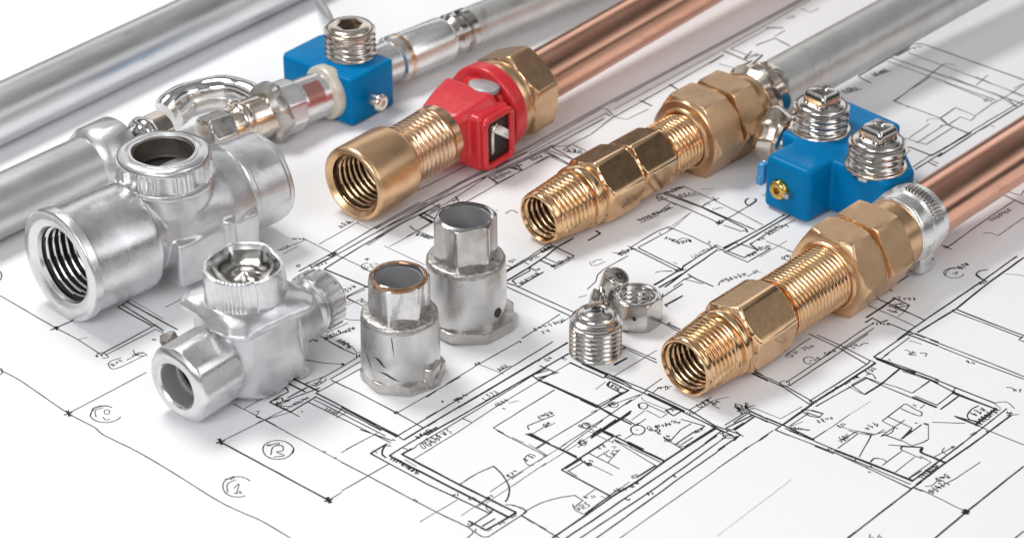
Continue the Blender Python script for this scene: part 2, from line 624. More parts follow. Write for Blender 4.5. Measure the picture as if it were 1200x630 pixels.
L(2.1, 350, 300, 830, 550); L(1.6, 345, 320, 520, 408, 735, 520); L(1.2, 340, 340, 500, 420, 760, 553); L(1.3, 300, 350, 470, 434, 790, 592); L(1.4, 500, 385, 825, 558)
L(1.1, 515, 380, 470, 430); L(.9, 530, 415, 470, 445); T(395, 400, 470, 435, 5, 1)
L(1.5, 440, 225, 600, 300, 830, 420, 980, 505); T(815, 425, 840, 415, 3, 1); L(1.1, 830, 415, 1200, 205)
L(1.5, 815, 560, 1200, 330); L(2.1, 865, 575, 1200, 375); L(1.4, 830, 550, 865, 577); L(1.3, 800, 570, 815, 580)
T(955, 570, 1050, 520, 5); T(985, 610, 1165, 525, 7, 1, 1.1)
L(1.2, 0, 440, 60, 460, 360, 630); L(1.0, 0, 480, 60, 455, 205, 412); L(1.0, 0, 345, 140, 265); l(1, 0, 440, 20, 405)
L(1.1, 530, 630, 710, 535); L(1.5, 430, 0, 500, 38, 580, 75); T(490, 5, 545, 45, 6, 2); T(340, 0, 360, 5, 4, 2)
T(1090, 355, 1100, 355, 2); T(1170, 350, 1200, 335, 4, 1)
K(400, 504)
L(1.4, 110, -5, 300, 60); L(1.1, 0, 130, 215, 5); L(1.2, 0, 355, 280, 195)
L(1.3, 0, 185, 150, 262, 550, 475, 740, 565); C(1.2, 740, 565, 772, 590, 760, 610, 735, 632)
L(1.9, 240, 120, 255, 90, 290, 90, 268, 78, 170, 135); L(1.7, 170, 135, 500, 312, 870, 485); C(1.8, 240, 115, 240, 140, 262, 160)
L(2.5, 285, 150, 640, 332, 980, 508); L(1.8, 280, 150, 350, 103, 560, -20); L(2.5, 355, 140, 700, 322, 1025, 480); L(1.3, 355, 142, 440, 95)
L(1.2, 355, 100, 388, 112); L(1.0, 420, 170, 690, 5)
T(485, 108, 600, 50, 7, 1, 1.1); T(450, 48, 540, 2, 5); l(.9, 370, 170, 440, 210)
T(200, 135, 235, 120, 5, 1)
T(280, 170, 460, 258, 4, 1, 1.1); T(640, 390, 700, 382, 4); T(750, 412, 800, 400, 4); T(380, 225, 440, 265, 5, 1)
C(1.3, 690, 318, 790, 255, 890, 210); C(1.6, 890, 207, 940, 255, 975, 310, 985, 350, 975, 395, 960, 418)
l(1, 460, 535, 680, 405); l(.9, 700, 500, 850, 400); l(1, 870, 360, 960, 300, 1200, 150); l(.9, 850, 425, 1200, 190)
L(1, 800, 445, 870, 395); C(1, 850, 430, 850, 455, 880, 480)
T(980, 275, 1050, 240, 5, 1); T(1085, 185, 1150, 150, 6, 1); O(1110, 172, 36, 32, 1, 60, 330); T(865, 400, 900, 385, 4)
L(2.3, 980, 508, 1025, 480); L(2.3, 820, 572, 848, 582, 980, 508); L(2.0, 745, 528, 845, 582); L(1.8, 825, 560, 902, 515); L(1.5, 750, 565, 885, 475); L(1.5, 885, 465, 868, 485)
C(1.3, 790, 575, 785, 595, 830, 622, 865, 620); L(1.3, 860, 622, 1050, 500); T(845, 595, 890, 585, 4); T(930, 555, 970, 535, 4, 1); T(1000, 515, 1040, 495, 4, 2)
C(1.1, 960, 435, 1010, 437, 1050, 455, 1085, 475, 1050, 500); L(1.4, 1050, 495, 1200, 580)
T(435, 415, 450, 412, 3); L(1.1, 910, 0, 1200, 150); l(1, 1140, 105, 1200, 72); T(750, 560, 790, 548, 4)
K(500, 400)
L(1.2, 0, 325, 160, 222, 300, 135, 540, 0); l(1, 300, 130, 450, 190); T(290, 140, 325, 128, 4)
T(430, 172, 490, 142, 5, 3); T(545, 10, 590, 5, 5, 1)
L(1.4, 0, 445, 220, 318, 390, 215, 740, 0); L(2.3, 0, 495, 420, 248, 828, 5); L(1.9, 0, 548, 420, 308, 833, 70); L(1.2, -150, 660, 210, 450, 620, 200, 700, 158); L(1.0, -20, 655, 190, 525, 415, 375, 650, 235, 840, 125)
L(1.1, 205, 448, 262, 472); T(180, 358, 260, 312, 6, 0, 1.1)
L(1.2, 325, 330, 345, 345, 430, 300); T(365, 325, 430, 295, 5, 2)
T(415, 382, 490, 345, 5, 1); T(455, 400, 480, 385, 4); l(1, 480, 360, 540, 345)
L(1.4, 655, 228, 620, 200, 640, 215, 775, 180); L(1.3, 615, 198, 720, 165, 742, 182, 650, 225); L(1.4, 660, 140, 760, 182)
T(710, 118, 745, 98, 5, 1); T(660, 118, 680, 108, 3); L(2.3, 655, 225, 1005, 382, 1075, 425, 1200, 485); L(1.6, 690, 235, 1010, 378)
L(1.2, 390, 505, 750, 282); L(1.1, 390, 505, 640, 632); L(1.6, 840, 125, 1040, 215); T(815, 112, 850, 90, 6, 2)
L(2.0, 880, 110, 1060, 190); L(1.9, 1055, 185, 1200, 262); L(1.5, 1055, 198, 1200, 275); L(1.4, 1040, 212, 1058, 185)
L(1.8, 1060, 260, 1080, 235, 1185, 288, 1145, 305, 1060, 260); T(1070, 262, 1130, 290, 5, 2, 1.1); L(1.6, 1008, 385, 1185, 285); L(1.2, 995, 378, 1150, 295)
l(.8, 990, 280, 1050, 235); L(1.5, 1095, 135, 1175, 95); T(1075, 385, 1120, 365, 6, 1); O(1098, 370, 24, 16, .9)
L(1.1, 640, 622, 800, 525, 1000, 405); L(1.1, 790, 612, 1070, 430, 1200, 340)
C(1.2, 600, 518, 592, 495, 612, 485, 660, 465, 750, 430); T(665, 455, 750, 420, 5, 1); T(700, 500, 745, 478, 5, 3); L(1.1, 610, 545, 720, 480)
L(2.4, 590, 540, 785, 632); T(585, 548, 610, 540, 3, 1)
O(930, 492, 20, 16, 1); T(905, 505, 960, 485, 5, 1); l(1, 965, 488, 1000, 505); L(2.6, 1200, 405, 1090, 480, 975, 550); L(1.6, 1195, 420, 960, 568); L(2.4, 1030, 520, 1200, 602)
O(915, 590, 22, 18, 1, 0, 270); T(900, 600, 935, 580, 4, 1); L(1.4, 970, 632, 1090, 558, 1140, 545)
T(1100, 625, 1130, 610, 5, 1); l(1.2, 1095, 575, 1200, 620)
K(600, 504)
L(2.7, 90, 20, 380, 155); L(1.8, 105, 15, 450, 200); l(1, 0, 40, 140, 105, 210, 147); l(.9, 150, 105, 310, 0)
l(1, 0, 280, 250, 120, 450, -5); l(1, 0, 325, 310, 125, 520, -5); T(0, 285, 40, 262, 4); L(1, 180, 150, 205, 147)
L(1.9, 290, 230, 590, 40); L(1.9, 290, 230, 572, 382); L(1.4, 310, 225, 410, 165); L(1.4, 325, 240, 430, 178); L(1.3, 325, 235, 382, 268)
L(3.0, 530, 5, 895, 180); L(1.3, 590, 65, 600, 52, 870, 187); L(1.1, 605, 62, 840, 205); L(1.2, 445, 130, 630, 225); L(1.0, 440, 190, 590, 262)
O(452, 198, 13, 9, 1.4); T(450, 205, 495, 172, 5, 1); T(510, 112, 570, 92, 5, 1); T(570, 162, 640, 122, 6, 2); L(1, 560, 190, 632, 110); L(1, 500, 155, 570, 115)
l(1.1, 450, 5, 600, 75); L(2.0, 465, 40, 535, 0); T(400, 85, 445, 68, 5, 1); L(1, 385, 100, 440, 60)
L(2.0, 845, 203, 730, 275); L(2.2, 760, 282, 630, 362); T(715, 285, 755, 268, 5, 2); l(1, 572, 382, 690, 300); T(615, 362, 640, 342, 4, 2); L(1.5, 572, 380, 640, 335); T(710, 340, 765, 305, 6, 1, 1.1); T(640, 365, 690, 345, 5)
L(2.2, 235, 630, 430, 497, 590, 385, 760, 280, 895, 180, 1000, 110, 1200, -15); L(1.8, 425, 490, 575, 380); L(2.0, 315, 632, 680, 385, 900, 240, 1200, 30); L(1.6, 395, 632, 640, 470, 820, 352, 1200, 75); L(1.7, 490, 632, 830, 390, 1000, 265, 1200, 128); L(1.0, 630, 632, 900, 440, 1200, 228)
C(1.6, 665, 400, 680, 408, 692, 400); T(795, 380, 845, 368, 4, 1); L(1.8, 945, 262, 960, 275)
C(1.2, 55, 500, 85, 470, 170, 425, 270, 395, 365, 380); L(1.4, 365, 378, 415, 410, 375, 440); L(1, 420, 390, 485, 345); C(1, 355, 430, 370, 465, 420, 490); T(390, 470, 470, 435, 6, 1); T(430, 408, 510, 392, 6, 1); l(1, 520, 385, 540, 392)
L(1.4, 55, 500, 280, 632); l(1, 0, 440, 60, 450, 85, 470)
L(1.5, 890, 45, 1000, 110); L(1.4, 960, 80, 1080, 0); L(1.2, 970, 92, 1010, 95, 1200, -25); T(860, 20, 890, 5, 6, 2); T(895, 55, 940, 40, 5, 2); T(800, 5, 880, 10, 4, 1)
K(660, 400)
L(1.5, 40, 120, 250, 220); L(2.0, 110, 130, 255, 197); L(1.8, 245, 205, 480, 305, 740, 430, 1000, 555); L(1.8, 265, 190, 500, 290, 745, 405, 885, 490, 1040, 545); L(3.0, 495, 305, 712, 408)
L(1.5, 245, 210, 265, 185); L(1.1, 470, 300, 490, 285); L(1.3, 720, 415, 755, 408, 735, 430)
L(1.8, 255, 255, 275, 232, 385, 280, 345, 302, 255, 255); L(1.4, 385, 280, 215, 385); L(1.2, 345, 302, 200, 388)
L(2.3, 0, 290, 210, 385); L(1.8, 210, 385, 430, 492); L(1.4, 15, 300, 200, 388)
l(1.1, 300, 200, 430, 122, 550, 50); L(1.1, 480, 285, 580, 215); L(1.4, 340, 20, 545, 105); L(1.4, 350, 35, 550, 125); T(340, 45, 380, 55, 5, 1); L(1.5, 300, 140, 375, 97); T(365, 105, 380, 95, 3)
L(1.1, 525, 300, 560, 270, 640, 262); T(560, 290, 645, 280, 7, 2, 1)
L(1.1, 0, 525, 200, 400, 450, 310); L(1.0, 0, 632, 280, 425, 465, 305); T(275, 385, 322, 368, 5, 1)
L(3.2, 180, 540, 330, 448, 405, 405); L(1.6, 160, 555, 310, 455); L(1.4, 320, 445, 370, 455, 430, 492); O(135, 490, 24, 15, .9); l(1, 150, 500, 200, 540)
O(437, 517, 42, 28, 1.4); T(430, 520, 440, 518, 2); L(1, 430, 490, 485, 450); L(1, 410, 540, 360, 572); L(1.2, 420, 490, 445, 475)
L(3.2, 230, 520, 470, 632); l(.9, 455, 325, 470, 345, 600, 395, 680, 400); O(468, 376, 28, 18, 1.2); T(455, 385, 485, 372, 5, 1)
L(1.2, 500, 372, 600, 418); L(1.1, 488, 402, 572, 447, 610, 422); l(1, 400, 460, 480, 402); L(1.8, 600, 402, 645, 435, 690, 408); L(1.4, 600, 402, 640, 388, 710, 410); T(610, 418, 660, 402, 6, 2)
T(510, 525, 590, 500, 7, 2); T(540, 505, 640, 488, 4, 1); T(630, 472, 690, 480, 3); T(560, 545, 590, 540, 5, 2)
L(1.4, 690, 455, 830, 495); L(1.2, 750, 480, 690, 515, 625, 585); L(1.4, 830, 495, 740, 545, 668, 600); L(1.6, 880, 510, 720, 630); L(1.6, 930, 520, 780, 632); L(1.7, 1040, 545, 910, 632); L(1.6, 600, 570, 620, 585, 705, 628)
L(1.2, 668, 600, 690, 605, 760, 560); T(605, 590, 640, 570, 4, 1); T(780, 540, 830, 510, 3, 0, .7)
L(1.3, 920, 542, 1000, 510); T(935, 560, 1010, 555, 6, 3, 1.1); T(965, 520, 1000, 505, 5, 2); L(2, 870, 495, 940, 530)
L(1.2, 735, 402, 870, 325); L(1.2, 755, 425, 880, 345); T(800, 385, 880, 345, 6, 2, 1.2); l(1, 890, 340, 970, 325); T(895, 375, 930, 350, 6, 1, 1.3); L(1, 870, 370, 915, 392)
L(1.3, 945, 490, 1090, 402); L(1.9, 955, 505, 1112, 430); T(1030, 405, 1110, 388, 7, 4, 1.3); T(1040, 425, 1080, 420, 4, 2)
L(2.0, 1090, 405, 1200, 455); L(1.7, 1110, 430, 1200, 472); L(1.6, 1090, 180, 1200, 232); L(1.3, 1100, 168, 1200, 215); L(1.2, 1060, 632, 1200, 545)
K(840, 504)
L(1.2, 0, 225, 330, 0); L(1.6, 0, 125, 140, 25); L(1.3, 0, 75, 75, 20); L(1.4, 350, 0, 690, 130, 920, 238, 1140, 340); L(1.6, 425, 0, 690, 112); L(3.2, 690, 115, 900, 195, 1150, 296); L(1.5, 690, 130, 900, 215, 1135, 316); l(1, 720, 142, 1135, 342)
L(1.2, 805, 180, 820, 160); T(655, 118, 690, 112, 3); T(880, 228, 930, 215, 4, 1)
L(1, 560, 50, 640, 0); L(1.2, 710, 105, 825, 20); T(728, 72, 790, 45, 5, 2, 1.1); L(1, 835, 155, 905, 28); C(1, 770, 0, 840, 18, 920, 25, 980, -5)
C(1.6, 900, 185, 920, 165, 950, 163); C(1.1, 950, 163, 975, 170, 1000, 185); L(1.1, 970, 205, 1085, 120); L(1, 1045, 245, 1160, 155); L(1.1, 1130, 280, 1200, 235); L(1.1, 1085, 95, 1080, 112, 1200, 165)
l(.35, 0, 620, 440, 285); L(1.8, 765, 632, 1150, 335, 1200, 300); L(1, 1150, 335, 1200, 357); T(900, 250, 912, 242, 3); T(900, 640, 1000, 632, 7, 1, 1.1)
K(860, 390)
L(1.4, 90, 225, 295, 320, 440, 415); L(1.3, 105, 215, 310, 315, 470, 405); L(1.3, 305, 290, 470, 180, 720, 5); L(1.3, 325, 310, 520, 180, 785, 5); O(298, 296, 28, 16, .9)
L(1.5, 440, 5, 620, 90, 780, 185); L(1.4, 485, 10, 640, 80, 795, 160); L(1.1, 450, 30, 415, 50, 300, 135, 318, 146); T(340, 140, 395, 110, 7, 2, 1); T(415, 105, 480, 78, 6, 1)
O(440, 160, 32, 20, 1.1, 60, 330); T(455, 175, 520, 148, 5, 2); T(550, 132, 610, 105, 5, 1); T(700, 92, 740, 72, 5); C(1.1, 735, 78, 760, 62, 790, 60)
L(1.4, 440, 400, 600, 300, 780, 182); L(2.4, 460, 412, 640, 300, 830, 175); L(1.5, 480, 430, 620, 350, 775, 265); L(2.4, 295, 532, 460, 415); L(1.6, 240, 567, 470, 410); L(1.2, 145, 632, 245, 565)
l(1, 120, 440, 275, 502, 400, 430); L(2.2, 90, 455, 300, 545, 470, 625); L(1.7, 240, 565, 400, 632); L(1.2, 290, 530, 300, 545)
T(25, 455, 115, 425, 7, 4, 1.4); L(1.4, 0, 525, 95, 462); L(1.9, 0, 570, 122, 488); L(1.2, 0, 632, 40, 595, 10, 575)
L(1.6, 780, 185, 800, 160, 830, 176); L(1.8, 820, 140, 1010, 205, 1200, 275); L(1.5, 830, 152, 970, 208); L(2.0, 975, 205, 1200, 292); L(1.2, 985, 222, 1145, 276)
L(1.4, 820, 140, 1010, 10); L(1.1, 880, 135, 1030, 25); L(2.1, 1010, 5, 1200, 76); L(1.5, 1060, 2, 1200, 54); L(1.2, 1010, 8, 1060, 4)
T(705, 272, 740, 258, 3, 2, 1.6); T(795, 240, 845, 205, 5, 1); C(1.2, 775, 245, 810, 240, 832, 270)
L(1.2, 690, 305, 770, 258, 860, 292); L(1.5, 770, 260, 880, 312, 1040, 378); L(1.2, 860, 290, 960, 318, 1045, 352); L(2.2, 975, 205, 860, 300, 765, 360); L(1.3, 690, 305, 765, 360); l(1, 670, 312, 750, 356)
L(1.2, 1045, 350, 1150, 280); L(3.0, 1040, 375, 1190, 436); T(565, 360, 600, 340, 4, 1); T(605, 325, 640, 310, 3, 1); T(660, 305, 690, 285, 3, 1)
L(1.6, 395, 450, 440, 450, 520, 472, 505, 492, 420, 462); T(440, 425, 500, 405, 5, 2); T(500, 530, 600, 500, 5, 1, 1.1); l(1, 320, 550, 405, 518); T(330, 562, 450, 572, 3, 1)
l(1, 460, 625, 580, 545, 680, 475); l(.5, 680, 475, 800, 400); T(620, 555, 670, 535, 4, 1); l(1, 600, 540, 700, 570, 830, 592, 890, 575)
T(785, 570, 860, 535, 6, 2, 1.2); L(1.2, 870, 515, 1000, 415); C(1.3, 1000, 415, 1020, 420, 1060, 445, 1100, 465, 1090, 485, 1030, 465, 975, 440); T(1065, 432, 1090, 418, 5, 2); L(1, 1090, 440, 1120, 420)
L(1.2, 905, 490, 1045, 556); L(1.1, 870, 515, 962, 562); L(1.1, 1000, 510, 860, 605); L(1.5, 880, 595, 982, 630); L(1.4, 1045, 556, 980, 622); L(2.2, 1040, 568, 990, 615); L(1.5, 985, 618, 1100, 535); T(1075, 540, 1110, 525, 5, 1); l(1, 1140, 530, 1140, 622); T(1130, 540, 1145, 530, 4, 1)
L(1.2, 640, 622, 720, 575); T(630, 628, 690, 600, 5, 2); L(1, 800, 600, 790, 632); C(1.1, 1000, 100, 1025, 105, 1045, 125, 1070, 130); T(1040, 135, 1080, 118, 5, 1); C(1.1, 1090, 118, 1130, 120, 1120, 138); l(1, 1030, 45, 1100, 65); T(915, 160, 925, 155, 2)
K(960, 300)
L(1.4, 320, 590, 520, 442); L(1.9, 520, 442, 640, 360, 950, 150, 1160, 0); L(1.1, 365, 600, 530, 482); L(2.2, 575, 447, 800, 310, 1000, 150, 1200, 8); L(1.5, 400, 390, 520, 440, 560, 455, 1000, 625); L(1.4, 520, 457, 540, 465, 950, 628); L(1.4, 510, 455, 540, 440)
L(1.8, 330, 245, 480, 310, 620, 376); L(1.3, 280, 285, 420, 345, 560, 410); L(2.3, 275, 360, 450, 245); L(1.9, 440, 245, 528, 288, 500, 325, 405, 290)
T(445, 300, 520, 290, 6, 3, 1.4); T(430, 255, 580, 262, 6, 2, .9); T(395, 325, 465, 335, 5, 1, 1.1); l(1, 460, 355, 500, 325, 522, 338)
L(2.2, 270, 390, 312, 362, 360, 388, 402, 375); T(310, 400, 420, 405, 4, 1); L(1.2, 220, 455, 312, 396); L(1.2, 130, 545, 322, 420)
L(1.3, 170, 345, 320, 248); L(1.8, 405, 195, 470, 150, 525, 112); L(1.8, 405, 195, 432, 206); L(1.2, 575, 78, 660, 22); T(650, 35, 680, 12, 3); T(655, 65, 670, 50, 2)
L(.9, 270, 275, 290, 290); C(1, 735, 115, 760, 78, 830, 68); O(790, 98, 58, 30, 1, 10, 300); C(1, 780, 105, 810, 92, 800, 110); T(830, 75, 888, 50, 6, 1, 1.4)
C(1.6, 950, 135, 920, 110, 940, 88, 990, 78); L(1.8, 920, 105, 940, 125, 982, 152); T(945, 165, 1000, 152, 4, 2, 1.4)
L(2.0, 780, 318, 800, 310, 1000, 390, 1200, 465); L(1.5, 780, 322, 1000, 405, 1185, 476); L(1.7, 1195, 470, 1170, 490, 1205, 502); l(1, 1090, 105, 1180, 110, 1200, 118)
K(960, 400)
L(2.0, 320, 90, 480, 155, 650, 210, 800, 270, 1040, 365); L(1.6, 475, 160, 650, 225, 780, 292, 1040, 397); L(1.5, 1000, 125, 1200, 205); L(1.5, 950, 128, 1200, 220); T(860, 128, 925, 140, 5, 1, 1.1)
L(1.3, 645, 230, 545, 300); L(1.3, 795, 290, 690, 372); L(1.4, 800, 268, 780, 298); L(2.0, 815, 320, 710, 397); L(3.0, 545, 325, 710, 397); L(1.4, 560, 318, 690, 372)
C(1.4, 935, 375, 895, 395, 868, 430, 880, 455, 915, 465); L(2.4, 920, 482, 1032, 395); L(2.4, 780, 300, 1035, 395); T(915, 440, 990, 400, 7, 1, 1.3); L(2.8, 800, 440, 922, 487); L(1.4, 790, 435, 920, 470)
T(930, 500, 1070, 395, 6, 0, 1.4); L(1.4, 1100, 392, 900, 548, 800, 628); L(1.9, 1125, 430, 1000, 525, 860, 628); T(1105, 430, 1160, 425, 6, 4, 1.1); C(1, 1040, 355, 1100, 355, 1145, 392); T(1040, 405, 1080, 380, 5, 1)
L(1.4, 920, 485, 1000, 525); L(1.2, 1000, 525, 1200, 605); L(1.1, 660, 472, 855, 478); L(1.1, 230, 525, 315, 547); L(1, 308, 545, 260, 632); C(1.1, 1095, 268, 1130, 272, 1145, 290); T(1140, 290, 1195, 298, 5, 1); L(1.2, 480, 578, 545, 610, 610, 588, 640, 572); L(1.2, 480, 625, 480, 610, 608, 618); C(1.1, 360, 555, 420, 535, 440, 505); T(900, 552, 930, 535, 3, 1); T(985, 535, 1015, 525, 4, 2)
K(960, 504)
C(3.0, 605, 100, 598, 128, 660, 155, 740, 190); L(1.2, 590, 150, 655, 185, 525, 278); L(1.1, 480, 95, 475, 110, 592, 152); L(1.1, 480, 95, 605, 100); L(2.2, 165, 632, 550, 330, 740, 190, 1000, 5); L(1.9, 540, 300, 700, 180, 940, 0)
T(600, 282, 705, 205, 5, 0, 1.4); L(1.1, 560, 335, 640, 367, 860, 475); L(1, 675, 155, 790, 95); C(1, 735, 100, 720, 120, 745, 140); T(780, 105, 810, 98, 3, 2)
C(1, 620, 327, 660, 322, 690, 295); T(705, 302, 780, 272, 6, 2, 1.3); T(665, 370, 770, 308, 6, 2, 1.2); L(1, 635, 368, 800, 280, 945, 185); star(858, 477, 22, 3.2)
L(1.8, 675, 632, 858, 480, 1200, 208); L(1, 1000, 3, 1200, 87); L(1.4, 1145, 632, 1200, 588)
K(960, 180)
L(1.3, 750, 550, 1000, 370, 1145, 275); C(1.2, 665, 540, 700, 530, 750, 550, 780, 562); L(1.8, 1010, 210, 1140, 270, 1200, 297); L(1.3, 1035, 205, 1180, 245, 1200, 215); T(910, 318, 1020, 262, 5, 2, 1.2); T(1018, 398, 1140, 330, 6, 2, 1.1); L(1.1, 960, 465, 1010, 465, 1045, 482, 1200, 375); T(740, 555, 760, 545, 3, 2)
L(1.8, 560, 95, 720, -5); L(1.3, 550, 80, 660, 5); L(1.6, 640, 50, 690, 75); L(1.2, 655, 40, 700, 60)
K(960, 0)
l(3, 230, 445, 540, 265); l(2, 210, 440, 400, 330); L(4, 430, 312, 520, 268); l(3.5, 450, 330, 535, 285)
l(2.4, 530, 258, 610, 260, 1200, 470); l(1.6, 520, 310, 1200, 562); l(2.2, 410, 335, 1200, 612); l(1.6, 400, 360, 1040, 590); l(1.6, 440, 595, 720, 385); C(1.4, 700, 400, 740, 375, 800, 385, m=1); l(1.4, 440, 595, 530, 632); L(1.8, 230, 450, 305, 490); T(320, 445, 410, 415, 6, 3, 1.4); T(150, 545, 240, 520, 6, 3, 1.4); T(560, 290, 610, 275, 5, 2, 1.4, 1); l(1.4, 920, 500, 990, 440); l(1.4, 1140, 520, 1200, 490); T(980, 600, 1030, 580, 6, 2, 1.3, 1)
K(1020, 90, 6.667)
l(1.5, 180, 190, 470, 0); l(1.6, 180, 190, 540, 322); l(1.5, 470, 0, 960, 200); l(1.5, 620, 0, 1000, 150, 1140, 235); l(1.5, 820, 0, 1200, 160); L(1.6, 545, 325, 665, 242, 705, 262); l(1.4, 665, 242, 820, 305, 960, 205); L(1.5, 610, 375, 705, 315, 785, 345, 820, 310); L(1.9, 540, 320, 580, 350, 600, 375, 760, 440); l(1.3, 300, 480, 460, 370); l(1.6, 270, 480, 435, 530, 640, 400); l(1.3, 360, 520, 570, 380); L(2.4, 290, 555, 310, 550, 475, 615); L(1.8, 475, 620, 790, 440); L(2.0, 530, 627, 830, 432, 1075, 285, 1200, 210); L(1.4, 475, 615, 640, 520, 930, 340, 1200, 185); l(1.5, 260, 622, 310, 570); T(890, 412, 940, 385, 4, 2, 1.1, 1); L(1.2, 940, 380, 972, 395); l(1.4, 960, 210, 1070, 150, 1200, 60); l(1.5, 1070, 170, 1150, 240); C(1, 440, 350, 460, 330, 540, 335, 580, 360, m=1); L(1.6, 545, 385, 600, 375)
K(720, 0)
l(1.4, 0, 600, 560, 285, 1090, -5); l(1.2, 0, 640, 640, 290, 1150, -2)
L(1.8, 170, 590, 330, 500, 640, 322); L(2, 330, 500, 372, 525); L(2.2, 160, 592, 220, 622); L(2.6, 640, 300, 810, 372, 870, 325); L(1.6, 690, 290, 800, 332); L(1.6, 760, 350, 805, 300); T(780, 345, 860, 322, 6, 3, 1.2); l(1.6, 680, 290, 900, 170); L(2.6, 890, 165, 990, 165); l(2.6, 830, 268, 940, 225, 1030, 272); l(1.8, 940, 215, 1000, 180); l(1.5, 1090, 50, 1150, 75, 1200, 50); T(1020, 115, 1070, 98, 5, 2, 1.2, 1); l(1.4, 560, 375, 640, 325); l(1.6, 610, 375, 700, 400)
K(580, 90)
L(2.4, 0, 535, 190, 440); l(1.3, 190, 440, 620, 190); l(1.3, 200, 452, 650, 215); L(1.3, 620, 185, 655, 190, 700, 235, 770, 252, 900, 190); L(2, 650, 215, 680, 232)
L(1.8, 0, 570, 300, 430, 640, 245); L(1.6, 330, 410, 430, 405, 560, 340, 690, 240, 860, 145, 1020, 50); L(1.3, 0, 628, 200, 530, 310, 465); L(1.8, 110, 530, 150, 550); L(2.4, 95, 535, 160, 515); T(5, 610, 110, 555, 5, 2, 1)
L(1.9, 290, 430, 440, 515); L(1.8, 330, 410, 470, 492); L(1.4, 320, 465, 450, 525); L(1.9, 400, 430, 450, 395, 545, 440, 490, 482); T(420, 440, 520, 452, 7, 3, 1.5); L(2.5, 850, 140, 920, 172); L(2, 1020, 45, 1068, 75); T(220, 492, 290, 462, 5, 1)
K(300, 240)
L(1.6, 250, 390, 450, 280, 700, 130, 960, -15); L(1.7, 320, 372, 460, 300, 760, 130, 1000, -12); L(1.9, 400, 375, 620, 240, 850, 112, 1080, -5); L(1.2, 285, 200, 430, 275, 620, 362, 705, 412); L(1.8, 435, 290, 475, 278); L(1.8, 440, 305, 465, 285); T(435, 305, 480, 280, 4, 2, 1.3)
T(210, 205, 290, 205, 4, 1, 1.2); L(1.1, 145, 265, 290, 205); T(145, 275, 205, 240, 5, 1, .8); L(1, 160, 287, 245, 242); L(1.1, 370, 230, 600, 100); l(1.1, 590, 105, 675, 145); T(500, 135, 570, 98, 6, 3, 1.1)
L(2.2, 400, 375, 520, 425, 668, 488); L(1.3, 525, 540, 660, 472); L(1.3, 525, 540, 640, 598); T(530, 510, 600, 478, 6, 2, 1); L(1, 320, 360, 430, 310); T(365, 362, 430, 342, 5, 1); L(1.1, 310, 350, 330, 372)
C(1.1, 690, 395, 630, 375, 618, 355, 655, 338); T(645, 378, 735, 352, 7, 2, 1); T(650, 325, 670, 315, 3); L(1.1, 780, 245, 950, 155, 1040, 102); l(1.1, 750, 240, 990, 352); L(2.2, 960, 65, 1030, 106); L(2, 985, 50, 1062, 92); L(1.8, 955, 68, 990, 48); L(1.2, 900, 125, 920, 142, 1045, 192); T(940, 172, 1030, 205, 5, 1, 1.1); L(1.3, 1020, 42, 1080, 15, 1062, 5)
C(1, 840, 355, 840, 335, 880, 332, 900, 340, m=1); T(250, 365, 262, 350, 3); T(620, 560, 660, 552, 5, 1); l(1, 520, 575, 560, 560)
K(440, 170)
L(1.7, 0, 490, 330, 310, 480, 232); L(2.2, 480, 232, 700, 130, 900, 38); l(2.0, 560, 195, 880, 42); L(1.8, 0, 515, 250, 385, 600, 205, 830, 100, 1040, 0); L(1.7, 0, 550, 260, 410); L(1.3, 260, 410, 420, 340, 640, 195); l(1.6, 240, 270, 480, 150, 600, 80)
L(1.4, 470, 300, 490, 335, 520, 340, 720, 225); T(460, 335, 500, 315, 4, 1); L(2.3, 610, 200, 660, 187, 720, 226); L(1.4, 660, 190, 790, 130); L(1.3, 720, 226, 860, 150, 1020, 68); L(2.4, 785, 132, 830, 145); L(1.8, 825, 115, 862, 150)
L(1.6, 980, 40, 1150, 112); L(1.5, 1010, 30, 1190, 97); T(925, 95, 990, 72, 5, 1); T(690, 200, 780, 165, 5, 1, .8); L(1.3, 330, 345, 388, 370, 260, 432); L(2.2, 258, 412, 340, 452); L(2, 285, 400, 362, 440); L(1.1, 330, 450, 80, 598); L(1.2, 200, 472, 235, 500, 345, 545); T(235, 530, 325, 555, 5, 1, 1.1)
C(1.3, 760, 402, 790, 385, 802, 382, 835, 398); l(1, 700, 380, 720, 385)
K(560, 270)
L(1.3, 165, 235, 300, 155, 425, 72); L(1.8, 155, 250, 300, 165, 440, 88); L(2.3, 160, 300, 300, 218, 400, 150, 470, 95, 560, 45); L(1.2, 255, 175, 300, 200); L(1.9, 160, 305, 240, 328, 385, 243); L(1.8, 200, 292, 225, 315); L(1.7, 205, 290, 305, 235, 300, 218); L(2.2, 300, 215, 340, 237, 362, 222); T(260, 318, 370, 250, 5, 2, 1.2)
L(1.9, 440, 90, 550, 142, 565, 150); L(2.1, 365, 175, 450, 212); L(1.6, 450, 212, 560, 152); T(445, 220, 555, 160, 5, 3, 1.2); L(1.6, 390, 160, 465, 192); T(385, 128, 440, 98, 5, 3, 1.4); T(310, 180, 370, 150, 4, 1); L(1, 420, 75, 440, 95)
L(1.6, 215, 320, 380, 395, 560, 477); L(1.5, 170, 330, 350, 412, 545, 502); L(1.1, 150, 198, 200, 215); T(200, 190, 230, 170, 5, 1, 1.1); L(1.2, 260, 632, 335, 582, 480, 490); T(340, 590, 480, 545, 6, 1, 1); T(385, 605, 435, 590, 5, 1, 1.1); L(1, 485, 545, 540, 505); T(475, 545, 520, 520, 4)
